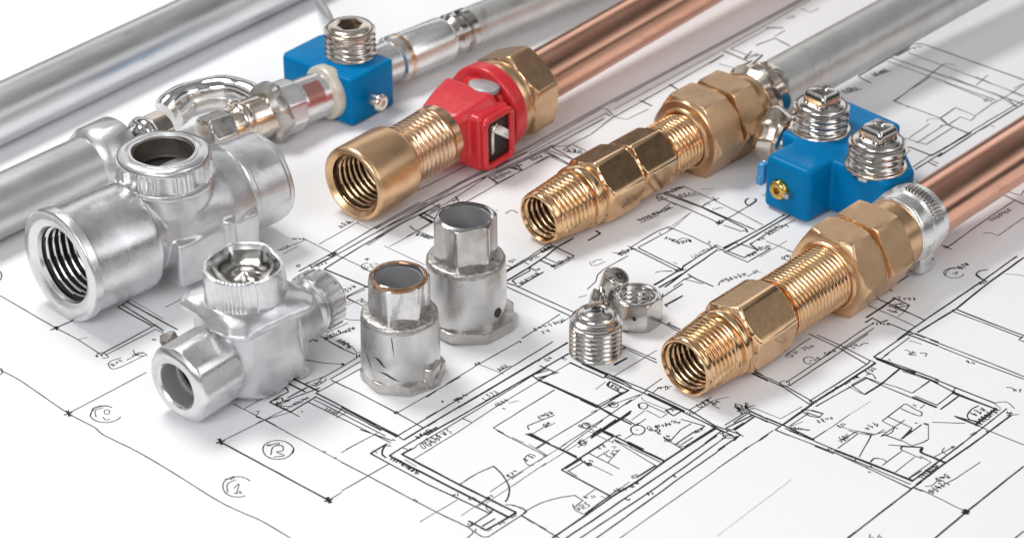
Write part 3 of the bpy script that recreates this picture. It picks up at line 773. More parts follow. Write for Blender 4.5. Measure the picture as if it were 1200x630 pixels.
L(2.6, 645, 60, 715, 20, 690, 0); L(2, 690, 0, 720, 18); L(1.1, 640, 345, 690, 300, 702, 260, 740, 225, 880, 148); l(1.1, 785, 128, 850, 135); C(1, 655, 182, 668, 205, 705, 200, 745, 182, m=1); C(1, 672, 190, 690, 175, 730, 170, m=1); L(1.6, 880, 92, 930, 112); T(845, 140, 920, 108, 5, 1, 1.2)
l(1, 590, 392, 640, 378); L(1.9, 1030, 320, 1200, 222); L(2.1, 1060, 335, 1200, 252); L(1.5, 1080, 390, 1200, 312); L(2.4, 1095, 440, 1200, 382); L(1.6, 1095, 430, 1110, 448); L(1.3, 1085, 370, 1080, 395); C(1, 1040, 247, 1080, 238, 1135, 236, m=1); L(2, 1110, 545, 1200, 587); L(1.3, 1070, 535, 1200, 605); L(1.5, 1110, 545, 1130, 540); l(1, 850, 585, 880, 600)
K(720, 210)
L(1.6, 270, 110, 360, 145, 500, 205, 620, 260); L(2.2, 290, 85, 510, 165, 640, 225, 770, 290, 780, 312); L(1.8, 300, 78, 520, 165, 680, 235, 822, 296); L(2, 245, 95, 310, 75, 345, 72); T(255, 122, 300, 108, 5, 4, 1.6); L(1.6, 330, 60, 410, 45); T(345, 75, 400, 50, 5, 3, 1.3); T(385, 105, 490, 88, 6, 3, 1.2); l(1, 500, 60, 580, 55)
L(1.2, 400, 40, 590, 125, 720, 190, 870, 268); L(1.5, 510, 165, 540, 140, 590, 120, 612, 112); L(1.3, 575, 105, 600, 130); T(540, 158, 575, 142, 4, 1, .9); T(580, 180, 640, 170, 3, 0, .7, 1)
L(1.4, 617, 258, 790, 156); T(605, 262, 625, 252, 3, 3, 1.6); C(1.9, 790, 158, 768, 140, 772, 120, 790, 112); L(2.2, 790, 156, 832, 125); C(1.6, 815, 120, 830, 115, 830, 130)
L(1.4, 640, 270, 700, 290, 740, 305, 772, 300); L(1.9, 640, 405, 720, 365, 910, 260, 1000, 205); L(2.2, 655, 425, 730, 385, 920, 275, 1040, 205); L(1.3, 705, 370, 735, 388); L(1.4, 580, 388, 600, 385, 635, 402, 725, 358); L(1.5, 580, 392, 620, 408, 655, 424)
L(2.0, 660, 420, 760, 460, 842, 415, 735, 378); L(1.6, 640, 425, 780, 486, 915, 405, 890, 392); L(2.2, 795, 380, 842, 415); L(2, 795, 378, 812, 372); L(1.2, 800, 378, 920, 300, 1060, 240); T(860, 365, 905, 332, 6, 1); T(905, 325, 1000, 270, 6, 3, 1.1); L(1.3, 1000, 262, 1020, 280); T(855, 412, 910, 402, 5, 3, 1.1); T(795, 455, 850, 430, 5, 1, 1); L(1.3, 840, 410, 870, 395)
L(1.1, 890, 362, 1060, 432); O(1015, 460, 18, 15, 1); T(995, 472, 1045, 450, 6, 1, 1); l(1, 850, 455, 1010, 360); C(1, 1010, 420, 1040, 425, 1055, 445)
L(1.5, 100, 395, 250, 305, 320, 278); L(1.4, 140, 400, 345, 288); L(1.4, 320, 278, 345, 290, 460, 338, 570, 392); L(1.1, 260, 312, 275, 326); T(320, 295, 345, 288, 3, 2, 1.4); l(.9, 345, 285, 450, 195)
L(1.8, 100, 402, 230, 465, 360, 530); L(1.8, 140, 402, 390, 525); T(365, 545, 415, 530, 6, 4, 1.5); T(290, 350, 355, 368, 5, 1, 1.3); T(375, 380, 460, 365, 5, 1, 1.3); L(1.1, 350, 370, 400, 342, 450, 358); T(470, 460, 585, 400, 5, 2, .9, 0); L(1.1, 405, 510, 440, 488, 580, 397)
L(1.9, 235, 620, 400, 522, 405, 505); L(1.6, 405, 505, 600, 390); L(2.1, 295, 632, 420, 540, 605, 412); l(1, 345, 485, 370, 497); L(1.3, 610, 420, 655, 405, 720, 365); L(1.9, 430, 555, 480, 585, 580, 628); L(1.5, 345, 632, 410, 585, 520, 612); L(1.8, 400, 590, 450, 570); C(1.1, 240, 545, 280, 538, 345, 540, m=1)
C(1.2, 610, 622, 622, 598, 655, 585, 680, 590); T(640, 608, 785, 560, 6, 1, 1.1); L(1, 780, 570, 830, 542, 860, 545); T(825, 550, 850, 535, 4); T(155, 250, 250, 210, 6, 4, 1.3); T(240, 210, 340, 168, 5, 3, 1.2); L(1.1, 250, 200, 330, 138, 362, 152); l(1, 335, 275, 440, 200); T(560, 378, 572, 360, 3)
L(1.0, 0, 492, 90, 440); T(45, 450, 95, 418, 6, 1, 1.4); l(1, 0, 432, 60, 436)
K(340, 340)
L(1.2, 320, 40, 430, 97); L(1.1, 325, 45, 440, -5); T(430, 75, 470, 55, 6, 1, 1); L(1.3, 100, 290, 200, 230, 290, 160); l(1.1, 290, 160, 350, 172, 410, 176); L(1.2, 160, 260, 250, 310, 370, 370); L(1.1, 215, 250, 340, 190); T(208, 288, 320, 242, 6, 3, 1.3); T(330, 255, 392, 222, 6, 2, 1.3); T(270, 298, 350, 345, 5, 2, 1.2); C(1, 365, 335, 380, 350, 385, 362); T(115, 302, 150, 290, 4, 1); L(1.1, 85, 405, 200, 425, 320, 435); l(.9, 300, 100, 410, 55)
# the grey printed border of the sheet, behind the middle fittings
K(855, 466, 8.51)
L(1.8, 190, 155, 500, 282); L(1.7, 40, 310, 245, 183); L(1.5, 550, 300, 825, 415, 1035, 515); L(1.5, 450, 315, 1040, 555); L(1.1, 600, 280, 790, 150); L(1.4, 710, 130, 800, 180, 890, 195, 935, 155, 820, 120)
K(0, 0, 1)
ribbon([g(x, y) for x, y in ((430, 287), (540, 214), (620, 172), (705, 125), (832, 58), (945, -2))], .17, 2, .002)

part('floor_plan_lines', ink, [M_INK, M_INK_PALE, M_INK_FILM], paper, smooth=False)

# ------------------------------------------------------------------ fittings that lie on the sheet
def lying(ax, name, label, cat, group=None):
    return thing(name, label, cat, ax.base, ax.az, group)


def pipe_bm(x0, x1, r, inner=None):
    p = Prof(72)
    if inner:
        p.c(x0 + 1.2, inner * .99).c(x0 + .05, inner)
    p.c(x0, r - .03).c(x0 + .03, r).c((x0 + x1) / 2, r).c(x1 - .03, r).c(x1, r - .03)
    return p.bm()


# ---- 1: brass adapter on the right with the copper pipe behind it
ax = Axis((801.6, 431), 0.95, (1029, 284), 1.35)
t = lying(ax, 'brass_pipe_coupling', 'nearest brass union with long threaded neck, clamped to the copper pipe at right', 'pipe coupling')
s, r, M = ax.s, ax.r, ax.M
p = Prof(96)
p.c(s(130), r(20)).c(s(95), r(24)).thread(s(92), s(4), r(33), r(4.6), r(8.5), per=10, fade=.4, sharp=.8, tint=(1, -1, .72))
p.c(s(3), r(32.5)).c(s(0), r(34)).arc(s(0), r(35), s(4), r(38.5))
p.thread(s(5), s(43), r(38.5), r(3.6), r(6.4), r(42), per=9, sharp=1.4)
p.c(s(43.5), r(40)).c(s(45), r(38)).c(s(48), r(38)).arc(s(49), r(40.5), s(52), r(44), 4).arc(s(55), r(44), s(58), r(41), 4, -1).c(s(60), r(39))
p.hex(s(62), s(119), r(42.5, 90), 6, R(15), ch=.14, flat0=.99, flat1=.96)
p.c(s(121), r(38)).c(s(126), r(37))
p.thread(s(124), s(198), r(39, 160), r(3.4), r(6.6), per=9, sharp=1.4)
p.c(s(198), r(38)).c(s(203), r(38)).c(s(204), r(30))
part('threaded_body', p.bm(), [M_BRASS_SHINE, M_BRASS_BORE], t, M)
p = Prof(96)
p.c(s(204), r(36)).c(s(197.5), r(40)).c(s(196.5), r(41.5, 200)).c(s(197.5), r(43, 200)).c(s(199), r(44, 200)).c(s(199.5), r(49, 200))
p.hex(s(200), s(233), r(51.5, 215), 6, R(0), ch=.2, flat0=.975, flat1=.985, round_=1.0).c(s(234), r(40)).c(s(234), r(20))
part('union_nut', p.bm(), M_BRASS, t, M)
p = Prof(96)
p.c(s(233), r(20)).c(s(233), r(46, 235)).c(s(237), r(46, 236)).hex(s(237.5), s(271), r(49, 250), 6, R(0), ch=.10, round_=1.0)
p.c(s(272), r(42, 270)).c(s(298), r(41, 290)).c(s(300), r(39, 290)).c(s(300), r(20))
part('union_tail', p.bm(), M_BRASS, t, M)
p = Prof(96)
p.c(s(293), r(30)).c(s(293), r(42, 290)).arc(s(294), r(42.5, 290), s(298), r(44.5, 290), 4).c(s(304), r(45, 300)).c(s(306), r(43, 300)).c(s(308), r(43, 305)).c(s(310), r(45.5, 308)).c(s(322), r(44.5, 315)).c(s(323), r(42.5, 320)).c(s(329), r(41.5, 320)).c(s(332), r(37, 320)).c(s(333), r(30))
clamp = part('hose_clamp', dent(p.bm(), .045, 1.4, 3), M_WHITE_METAL, t, M)
bm = bmesh.new()
for i in range(13):
    th = R(-8 + i * 5.6)
    bb = box(0, 0, 0, .36, .075, .07, .015, 2)
    bb.transform(Matrix.Translation((s(316), 0, 0)) @ Matrix.Rotation(th, 4, 'X') @ Matrix.Translation((0, 0, r(46.2, 315))))
    bm = join(bm, bb)
part('clamp_teeth', bm, M_NICKEL, clamp, M)
lug = join(box(s(308), -r(22, 320), -r(38, 320), .62, .7, .62, .1, 3), box(s(311), -r(26, 320), -r(46, 320), .42, .42, .34, .06, 3))
part('clamp_lug', dent(lug, .03, 2, 5), M_WHITE_METAL, clamp, M)
part('copper_pipe', pipe_bm(s(318), s(480) + 9, r(34, 400)), M_COPPER, t, M)

# ---- 2: brass adapter in the middle, joined to the galvanised pipe
ax = Axis((631, 257), 0.92, (830, 147), 1.30)
t = lying(ax, 'brass_pipe_coupling', 'middle brass union of two hexagons and a large nut, joined to grey galvanised pipe', 'pipe coupling')
s, r, M = ax.s, ax.r, ax.M
p = Prof(96)
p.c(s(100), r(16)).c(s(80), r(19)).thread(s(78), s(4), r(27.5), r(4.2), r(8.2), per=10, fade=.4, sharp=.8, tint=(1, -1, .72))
p.c(s(3), r(27)).c(s(0), r(28.5)).arc(s(0), r(29.5), s(4), r(32.5))
p.thread(s(5), s(46), r(33), r(3.3), r(6.6), r(37), per=9, sharp=1.4)
p.c(s(46.5), r(35)).c(s(49), r(33.5)).arc(s(50), r(36), s(54), r(39.5), 4).arc(s(58), r(39.5), s(62), r(36), 4, -1).c(s(64), r(34))
p.hex(s(66), s(110), r(37.5, 90), 6, R(15), ch=.12, flat0=.99)
p.c(s(111), r(33)).c(s(114), r(33))
p.hex(s(115), s(157), r(33.5, 136), 6, R(15), ch=.09)
p.c(s(158), r(30)).thread(s(159), s(196), r(33, 178), r(3.2), r(6.2), per=9, sharp=1.4).c(s(198), r(30)).c(s(200), r(20))
part('threaded_body', p.bm(), [M_BRASS_SHINE, M_BRASS_BORE], t, M)
p = Prof(96)
p.c(s(200), r(30)).c(s(193), r(34)).c(s(192), r(36, 200)).c(s(193), r(38, 200)).c(s(195), r(39, 200)).c(s(196), r(46, 200))
p.hex(s(197), s(231), r(47.5, 215), 6, R(0), ch=.15, flat0=.985, round_=1.0).c(s(232), r(40)).c(s(232), r(20))
part('union_nut', p.bm(), M_BRASS_DARK, t, M)
p = Prof(96)
p.c(s(231), r(20)).c(s(231), r(43, 231)).c(s(235), r(43, 235)).hex(s(235.5), s(264), r(45.5, 250), 6, R(0), ch=.1, round_=1.0)
p.c(s(265), r(42, 265)).arc(s(266), r(41, 266), s(284), r(34, 284), 5, -1).c(s(288), r(33)).c(s(288), r(15))
part('union_tail', p.bm(), M_BRASS_DARK, t, M)
p = Prof(72)
p.c(s(280), r(20)).c(s(280), r(38, 280)).c(s(287), r(43, 285)).c(s(294), r(39, 290)).c(s(300), r(42, 300)).c(s(306), r(38, 305)).c(s(312), r(35, 310)).c(s(313), r(20))
part('crimped_collar', dent(p.bm(), .16, 1.5, 8), M_WARM, t, M)
part('galvanised_pipe', pipe_bm(s(300), s(600) + 9, r(33, 400)), M_GALV, t, M)

# ---- 3: red-bodied valve
ax = Axis((412.5, 217), 1.28, (607.4, 105), 1.50)
t = lying(ax, 'red_valve', 'red valve between a wide brass socket and a brass nut on the rear copper pipe', 'valve')
s, r, M = ax.s, ax.r, ax.M
p = Prof(96)
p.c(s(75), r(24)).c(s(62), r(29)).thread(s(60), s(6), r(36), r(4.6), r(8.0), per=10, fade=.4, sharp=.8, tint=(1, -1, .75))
p.c(s(4), r(36)).c(s(0), r(41)).arc(s(0), r(42.5), s(5), r(47)).c(s(30), r(47)).c(s(52), r(46.5)).arc(s(54), r(46), s(57), r(42), 4, -1).c(s(57.5), r(30)).c(s(57.5), r(20))
part('brass_socket', p.bm(), [M_BRASS, M_BRASS_BORE], t, M)
p = Prof(96)
p.c(s(50), r(20)).c(s(50), r(35)).thread(s(56), s(108), r(36.5, 80), r(3.8), r(7.5), r(37.5, 100), per=9, sharp=1.3).c(s(109), r(35)).c(s(110), r(38, 110)).c(s(118), r(38, 115)).c(s(119), r(20))
part('threaded_nipple', p.bm(), M_BRASS_ROSE, t, M)
# red body: waisted neck, round flange at the back, square side port towards the front right
p = Prof(64)
p.c(s(117), r(10)).poly(s(117), r(29, 120), 4, 0, r(35, 120)).poly(s(123), r(32, 120), 4, 0, r(40, 120)).poly(s(142), r(38, 140), 4, 0, r(48, 140))
p.poly(s(158), r(42, 155), 4, 0, r(53, 155)).poly(s(162), r(41, 160), 4, 0, r(52, 155)).c(s(165), r(40, 165)).c(s(178), r(40, 175)).c(s(192), r(40, 180)).c(s(192), r(10))
neck = p.bm()
p = Prof(64)
p.c(s(176), r(10)).arc(s(176), r(48, 175), s(179), r(54, 175), 4).arc(s(188), r(54, 185), s(192), r(50, 190), 4, -1).c(s(192), r(10))
flange = p.bm()
xs0, xs1 = s(130), s(172)
z0_, z1_ = -r(42, 140), r(30, 140)
prt = box((xs0 + xs1) / 2, -r(24, 140), (z0_ + z1_) / 2, xs1 - xs0, r(50, 140), z1_ - z0_, .18, 4)
ramp_ = prism([(s(119), -r(30)), (s(158), -r(36, 140)), (s(162), r(30, 140)), (s(119), r(26))], r(5), r(33, 130), .12, 3)
for v in ramp_.verts:
    if v.co.z > r(20):
        v.co.z += (v.co.x - s(119)) / (s(176) - s(119)) * r(13) - r(2)
ramp_.free()
bm = fuse(join(neck, flange, prt), .045, 3)
yo = -r(49, 140)
xm, cz = (xs0 + xs1) / 2 + .03, (z0_ + z1_) / 2
w2, h2 = (xs1 - xs0) * .40, r(29, 140)
part('red_body', bm, M_RED, t, M, sharp=60)
port = part('port_shade', box(xm, yo + .02, cz, w2 * 2, .10, h2 * 2, .04, 2), M_DARK, t, M)  # flush dark box, painted shade of an open port
pts = []
for k in range(4):
    cx_, cz_ = xm + (w2 - .16) * (1, -1, -1, 1)[k], cz + (h2 - .16) * (1, 1, -1, -1)[k]
    for q in range(5):
        a = R(90 * k + 22.5 * q)
        pts.append(Vector((cx_ + .2 * math.cos(a), yo - .08, cz_ + .2 * math.sin(a))))
pts.append(pts[0])
part('port_lip', tube(pts, .12, 12, 1, up=Vector((0, 1, 0))), M_RED, t, M, sharp=80)
ins = box(xm + .1, yo - .05, cz + .26, w2 * 1.7, .12, .34, .05, 3, Matrix.Translation((xm, yo, cz)) @ Matrix.Rotation(R(38), 4, 'Y') @ Matrix.Translation((-xm, -yo, -cz)))
ins2 = box(xm - .22, yo - .03, cz + .02, .16, .06, h2 * 1.3, .03, 2)
part('steel_slide', join(ins, ins2), M_CHROME, port, M)
p = Prof(48).c(-.12, .1).c(-.12, .46).arc(.02, .46, .08, .3, 4, -1).c(.085, .05)
sd = p.bm()
sd.transform(Matrix.Translation((s(168), -r(14), r(41, 160))) @ UP @ Matrix.Diagonal((1, 1.2, 1, 1)))
part('seal', dent(sd, .06, 2, 4), M_GREY, t, M)
p = Prof(96)
p.c(s(190), r(20)).c(s(190), r(46, 190)).c(s(196), r(50, 196)).c(s(199), r(50, 196)).c(s(200), r(47, 200)).c(s(204), r(47, 200))
p.hex(s(204.5), s(236), r(48.5, 218), 6, R(22.5), ch=.16).c(s(237), r(34)).c(s(237), r(20))
part('brass_nut', p.bm(), M_BRASS_DARK, t, M)
part('copper_pipe', pipe_bm(s(230), s(480) + 9, r(31, 330)), M_COPPER, t, M)

# ---- 4: stained pipe at the back left
ax = Axis((0, 133), 0.98, (280, 1), 0.98)
t = lying(ax, 'steel_pipe', 'bare stained steel pipe lying alone across the top left corner', 'pipe')
part('pipe_wall', pipe_bm(-7, ax.s(430) + 3, .98), M_PIPE_STAIN, t, ax.M)

# ---- 5: cast silver valve
ax = Axis((69, 312), 1.77, (308, 207), 1.77)
t = lying(ax, 'cast_silver_valve', 'largest silver cast valve body, threaded bore facing front and open ring nut on top', 'valve')
s, r, M = ax.s, ax.r, ax.M
Mi = M.inverted()
p = Prof(120)
p.c(s(100), r(30)).c(s(72), r(36)).thread(s(70), s(10), r(48), r(5), r(9), per=10, fade=.4, sharp=.8, tint=(1, -1, .78))
p.c(s(8), r(47)).c(s(4), r(49)).c(s(3), r(52)).c(s(0), r(57)).c(s(-.5), r(62)).arc(s(0), r(67), s(3), r(70.5)).c(s(11), r(70.5)).c(s(12.5), r(68)).c(s(15), r(67.5)).c(s(50), r(67.5)).c(s(84), r(67.5, 50)).arc(s(87), r(67, 50), s(93), r(62, 50), 4, -1).c(s(94), r(30))
part('threaded_port', dent(p.bm(), .02, 1.5, 2, lambda c: 1 if c.x > s(16) else 0), [M_CAST_EDGE, M_STEEL_BORE], t, M)
cap = ax.over(191, 176)                        # centre of the cap's top
cx, cz = cap.x, cap.z - 1.77
p = Prof(64)
p.c(s(85), r(20)).c(s(85), r(61, 90)).c(s(96), r(56, 100)).c(s(106), r(51, 110)).c(s(117), r(58, 120)).c(s(140), r(65, 140)).c(s(185), r(65, 190)).c(s(208), r(60, 205)).c(s(220), r(56, 220)).c(s(220), r(20))
barrel = p.bm()
p = Prof(64)
p.c(0, .3).c(0, 1.5).c(cz - .75, 1.46).c(cz - .7, .3)
tower = p.bm()
tower.transform(Matrix.Translation((cx, 0, 0)) @ UP)
f0, f1 = ax.local(203, 336, 0), ax.local(296, 284, 0)
yf = (f0.y + f1.y) / 2
yf = -1.74
boss = box(4.62, yf / 2, -.64, 3.1, abs(yf), 1.50, .10, 3)
p = Prof(32).c(0, .05).c(0, .2).c(1.3, .2).c(1.3, .05)
pin = p.bm()
pz = Vector((5.0, 0, 0))
pin.transform(Matrix.Translation((pz.x, yf + .06, -1.05)) @ UP)
bm = fuse(join(barrel, tower, boss, pin), .055, 7)
part('valve_body', dent(bm, .06, .9, 7), M_CAST, t, M, sharp=60)
p = Prof(96)
p.c(s(212), r(20)).c(s(212), r(54, 215)).c(s(215), r(58, 215)).c(s(219), r(58, 220)).c(s(221), r(56, 220)).c(s(225), r(56, 225)).c(s(256), r(56, 250)).c(s(258), r(54.5, 255)).c(s(260), r(54.5, 255)).arc(s(262), r(55, 255), s(265), r(50, 255), 4, -1).c(s(265), r(42, 255)).c(s(245), r(40, 255)).c(s(243), r(20))
part('rear_port', dent(p.bm(), .035, 1.4, 5), M_CAST, t, M)
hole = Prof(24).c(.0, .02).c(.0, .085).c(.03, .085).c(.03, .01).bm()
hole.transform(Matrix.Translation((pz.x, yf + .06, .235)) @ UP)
part('pin_hole_shade', hole, M_DARK, t, M)  # dark disc painted as the shade inside a hole
# ring nut with worn knurled grips
K = r(1, 120)


def knurl(th, r0):
    k = th % (PI / 4)
    grip = 1.0 if k < PI / 7 else 0.0
    return r0 - (1 - grip) * .11 * math.sin(PI * min(1, max(0, (k - PI / 7) / (PI / 4 - PI / 7)))) ** .6 + grip * .026 * math.sin(th * 64)


p = Prof(288)
zt = cz
p.c(zt - 1.0, .92).c(zt - 1.02, 1.45).arc(zt - .98, 1.47, zt - .90, 1.51, 3).c(zt - .82, 1.47).c(zt - .80, 1.42)
for q in (0, .25, .5, .75, 1):
    p.rows.append((zt - .78 + .56 * q, lambda th: knurl(th, 1.44)))
p.arc(zt - .20, 1.42, zt - .02, 1.30, 5, -1)
p.c(zt + .0, 1.27).c(zt + .0, 1.14).c(zt - .05, 1.12).c(zt - .06, 1.06).c(zt - .0, 1.04).c(zt - .0, .96).c(zt - .06, .93).c(zt - .3, .925).c(zt - 1.0, .92)
ring = part('ring_nut', dent(p.bm(False, False), .03, 1.8, 4), M_CAST_EDGE, t, M @ Matrix.Translation((cx, 0, 0)) @ UP, sharp=40)

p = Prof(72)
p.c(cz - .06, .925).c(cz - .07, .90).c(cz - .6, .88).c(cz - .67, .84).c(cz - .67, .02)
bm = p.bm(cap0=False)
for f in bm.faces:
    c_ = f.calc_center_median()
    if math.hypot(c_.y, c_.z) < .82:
        f.material_index = 1  # floor coloured dark, painted shade in place of real depth
part('ring_lining', bm, [M_SHADED_LINING, M_STEEL_BORE], ring, M @ Matrix.Translation((cx, 0, 0)) @ UP)

# ---- 6: small cast tee valve
ax = Axis((206, 452), 1.20, (384, 345), 1.32)
t = lying(ax, 'cast_tee_valve', 'smaller silver tee valve with eight sided front collar and a crumpled cap on top', 'valve')
s, r, M = ax.s, ax.r, ax.M
p = Prof(96)
p.c(s(46), r(10)).c(s(45), r(23)).c(s(26), r(24)).c(s(22), r(27)).c(s(8), r(28)).c(s(2), r(29)).c(s(0), r(31)).c(s(-1), r(38))
p.hex(s(-.5), s(58), r(47), 8, R(18.75), ch=.2, flat0=.88, flat1=.98, round_=.965)
p.c(s(59), r(40)).c(s(60), r(20))
part('front_collar', dent(p.bm(), .045, 1.3, 9), M_CAST_EDGE, t, M)
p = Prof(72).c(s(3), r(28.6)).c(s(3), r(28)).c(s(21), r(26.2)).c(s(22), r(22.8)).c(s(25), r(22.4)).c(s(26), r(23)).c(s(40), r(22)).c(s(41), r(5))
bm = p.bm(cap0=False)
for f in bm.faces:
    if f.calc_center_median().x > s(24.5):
        f.material_index = 1  # inner end coloured darker, painted shade of the deep bore
part('bore_lining', bm, [M_GREY, M_SHADED_LINING], t, M)
cap = ax.over(287, 309)
cx, cz = cap.x, cap.z - 1.20
p = Prof(64)
p.c(s(55), r(10)).c(s(55), r(43, 60)).c(s(75), r(46, 75)).c(s(110), r(45, 100)).c(s(140), r(38, 140)).c(s(178), r(33, 170)).c(s(178), r(10))
barrel = p.bm()
p = Prof(96).c(-1.15, .4).c(-1.15, 1.22)
for zq, aq in ((-.9, 1.26), (.2, 1.28), (cz - 1.2, 1.22)):
    p.poly(zq, aq, 4, R(7), aq * 1.2)
p.c(cz - 1.05, 1.1).c(cz - 1.05, .4)
tower = p.bm()
tower.transform(Matrix.Translation((cx, 0, 0)) @ UP)
p = Prof(96).c(cz - 1.5, .4)
for zq, aq in ((1.5, 1.28), (1.42, 1.47), (1.24, 1.50), (1.08, 1.30)):
    p.poly(cz - zq, aq, 4, R(7), aq * 1.26)
p.c(cz - .95, 1.2).c(cz - .9, .4)
plate = p.bm()
plate.transform(Matrix.Translation((cx, 0, 0)) @ UP)
ear = box(cx + 1.25, -.55, -.55, .7, .5, 1.0, .2, 3)
ear2 = box(cx + .9, -1.0, -1.0, .5, .5, .5, .15, 3)
bm = fuse(join(barrel, tower, plate, ear, ear2), .05, 6)
part('valve_body', dent(bm, .075, 1.2, 3), M_CAST, t, M, sharp=60)
p = Prof(360)


def crown(th, r0, k=.05):
    return r0 + k * math.sin(3 * th + .7) + .015 * math.sin(7 * th) + (.03 * math.sin(60 * th) if 5.45 < th < 6.25 else 0) - (.05 if 5.15 < th < 5.35 else 0)


for x, q in ((cz - 1.02, .5), (cz - 1.02, 1.13), (cz - .9, 1.15), (cz - .3, 1.12), (cz - .12, 1.10), (cz - .03, 1.12), (cz, 1.06), (cz - .03, .99), (cz - .14, .92), (cz - .3, .74), (cz - .42, .45), (cz - .36, .2), (cz - .3, .05)):
    p.rows.append((x, lambda th, q=q: crown(th, q, .05 * min(1, q))))
bm = dent(dent(p.bm(), .07, 1.3, 6, lambda c: 1 if c.x > cz - .6 else .25), .04, 2.6, 11, lambda c: 1 if c.x > cz - .22 else .15)
for f in bm.faces:
    m_ = f.calc_center_median()
    if m_.x > cz - .6 and math.hypot(m_.y, m_.z) < .93:
        f.material_index = 1
part('crumpled_cap', bm, [M_CAST_EDGE, M_FOIL], t, M @ Matrix.Translation((cx, 0, 0)) @ UP, sharp=60)
p = Prof(120)
p.c(s(172), r(10)).c(s(172), r(34, 172)).c(s(176), r(37, 176)).c(s(181), r(36, 180)).c(s(182), r(32, 180)).c(s(185), r(32, 180))
for q in (186, 190, 196, 202):
    p.rows.append((s(q), lambda th, q=q: r(36.5, 190) + .03 * (1 if math.sin(22 * th) > .2 else -1)))
p.arc(s(203), r(35, 200), s(208), r(28, 200), 4, -1).c(s(208), r(10))
part('rear_ring', dent(p.bm(), .06, 1.6, 2), M_CAST_EDGE, t, M)
tab = ax.local(197, 396, 1.9)
bm = Prof(24).c(-.2, .05).c(-.2, .24).c(.02, .25).c(.14, .18).c(.14, .03).bm()
part('side_screw', dent(bm, .07, 4, 2), M_DIRT, t, Matrix.Translation(tab) @ Matrix.Rotation(R(-50), 4, 'X') @ UP)

# ---- 7: back left: pipe, bent chrome loop, coupling and blue valve, all screwed together
ax = Axis((243, 160), 1.0, (400, 101), 1.0)
t = lying(ax, 'blue_valve_assembly', 'rear blue valve with one plug, fed through white coupling and bent chrome loop', 'valve')
s, r, M = ax.s, ax.r, ax.M
inv = ax.inv


def P(x, y, z):
    return inv @ spot(x, y, z)


ax2 = Axis((0, 241), 1.0, (130, 180), 1.0)
M2 = inv @ Matrix.Translation(ax2.base) @ Matrix.Rotation(ax2.az, 4, 'Z') @ ax2.M
s2, r2 = ax2.s, ax2.r
p = Prof(72)
p.c(-6, .5).c(-6, r2(36)).c(s2(112), r2(36)).c(s2(114), r2(38, 120)).c(s2(120), r2(41.5, 120)).c(s2(122), r2(42.5, 124)).c(s2(152), r2(42.5, 150)).c(s2(154), r2(41, 150)).c(s2(155), r2(30, 150)).c(s2(155), .2)
part('feed_pipe', dent(p.bm(), .02, 1, 1), M_PIPE_SATIN, t, M2)
p = Prof(64)
p.c(s2(150), .2).c(s2(150), r2(25, 160)).c(s2(170), r2(20, 170)).c(s2(178), r2(19, 175)).arc(s2(180), r2(20, 175), s2(188), r2(26, 175), 4).c(s2(192), r2(24, 190)).c(s2(192), .2)
part('reducer', p.bm(), M_CHROME, t, M2)
p = Prof(96)
p.c(s2(190), .2).c(s2(190), r2(22, 190)).hex(s2(191), s2(212), r2(22, 200), 8, 0, ch=.08).c(s2(213), .2)
part('loop_nut', p.bm(), M_WARM, t, M2)
loop = [P(193, 131, 1.0), P(201, 121, 1.15), P(216, 111, 1.25), P(240, 104, 1.3), P(266, 103, 1.3), P(290, 109, 1.3), P(307, 119, 1.2), P(318, 131, 1.05)]
part('bent_loop', dent(tube(loop, lambda q: .40 + .03 * math.sin(q * 13), 24, 10), .04, 1.2, 3), M_CHROME, t, sharp=70)
loop2 = [P(205, 138, .8), P(222, 124, .85), P(246, 117, .9), P(272, 118, .9), P(292, 127, .9)]
part('loop_liner', dent(tube(loop2, .34, 20, 8, flat=1.3), .05, 1.2, 5), M_WHITE_METAL, t, sharp=70)
p = Prof(96)
p.c(s(-4), .2).c(s(-4), r(15)).hex(s(-3), s(26), r(22), 6, R(7.5), ch=.1).c(s(27), r(15)).c(s(28), .2)
part('coupling_nut', p.bm(), M_NICKEL, t, M)
p = Prof(72)
p.c(s(26), .2).c(s(26), r(22, 30)).c(s(34), r(23, 34)).arc(s(36), r(24, 36), s(40), r(28, 40), 3).arc(s(44), r(28, 44), s(47), r(25, 44), 3, -1).c(s(50), r(26, 50)).c(s(72), r(27, 70)).c(s(73), .2)
part('brass_sleeve', dent(p.bm(), .04, 1.6, 6), M_WARM, t, M)
p = Prof(72)
p.c(s(70), .2).c(s(70), r(30, 70)).c(s(74), r(37, 74)).c(s(80), r(38, 80)).c(s(86), r(34, 86)).c(s(87), .2)
part('crimped_flange', dent(p.bm(), .17, 1.6, 12), M_STEEL_FLAT, t, M)
p = Prof(96)
p.c(s(84), .2).c(s(84), r(29, 84)).hex(s(85), s(108), r(30.5, 96), 8, R(7.5), ch=.1).c(s(109), r(27, 108)).c(s(146), r(27, 130)).c(s(147), .2)
coup = part('white_coupling', p.bm(), M_WHITE_METAL, t, M)
bm = bmesh.new()
rows = []
for i in range(7):
    th = R(-20 - i * 9)
    rr = r(27.4, 120)
    rows.append([bm.verts.new((x, rr * math.sin(th), rr * math.cos(th))) for x in (s(113), s(133))])
for a, b in zip(rows, rows[1:]):
    bm.faces.new((a[0], a[1], b[1], b[0]))
part('coupling_patch', bm, M_ROSE_PATCH, coup, M)
p = Prof(72)
p.c(s(142), .2).arc(s(142), r(28, 140), s(145), r(33, 140), 4).arc(s(151), r(33, 150), s(155), r(30, 150), 4, -1).c(s(158), r(29, 150)).c(s(158), .2)
part('ivory_ring', p.bm(), M_IVORY, t, M)
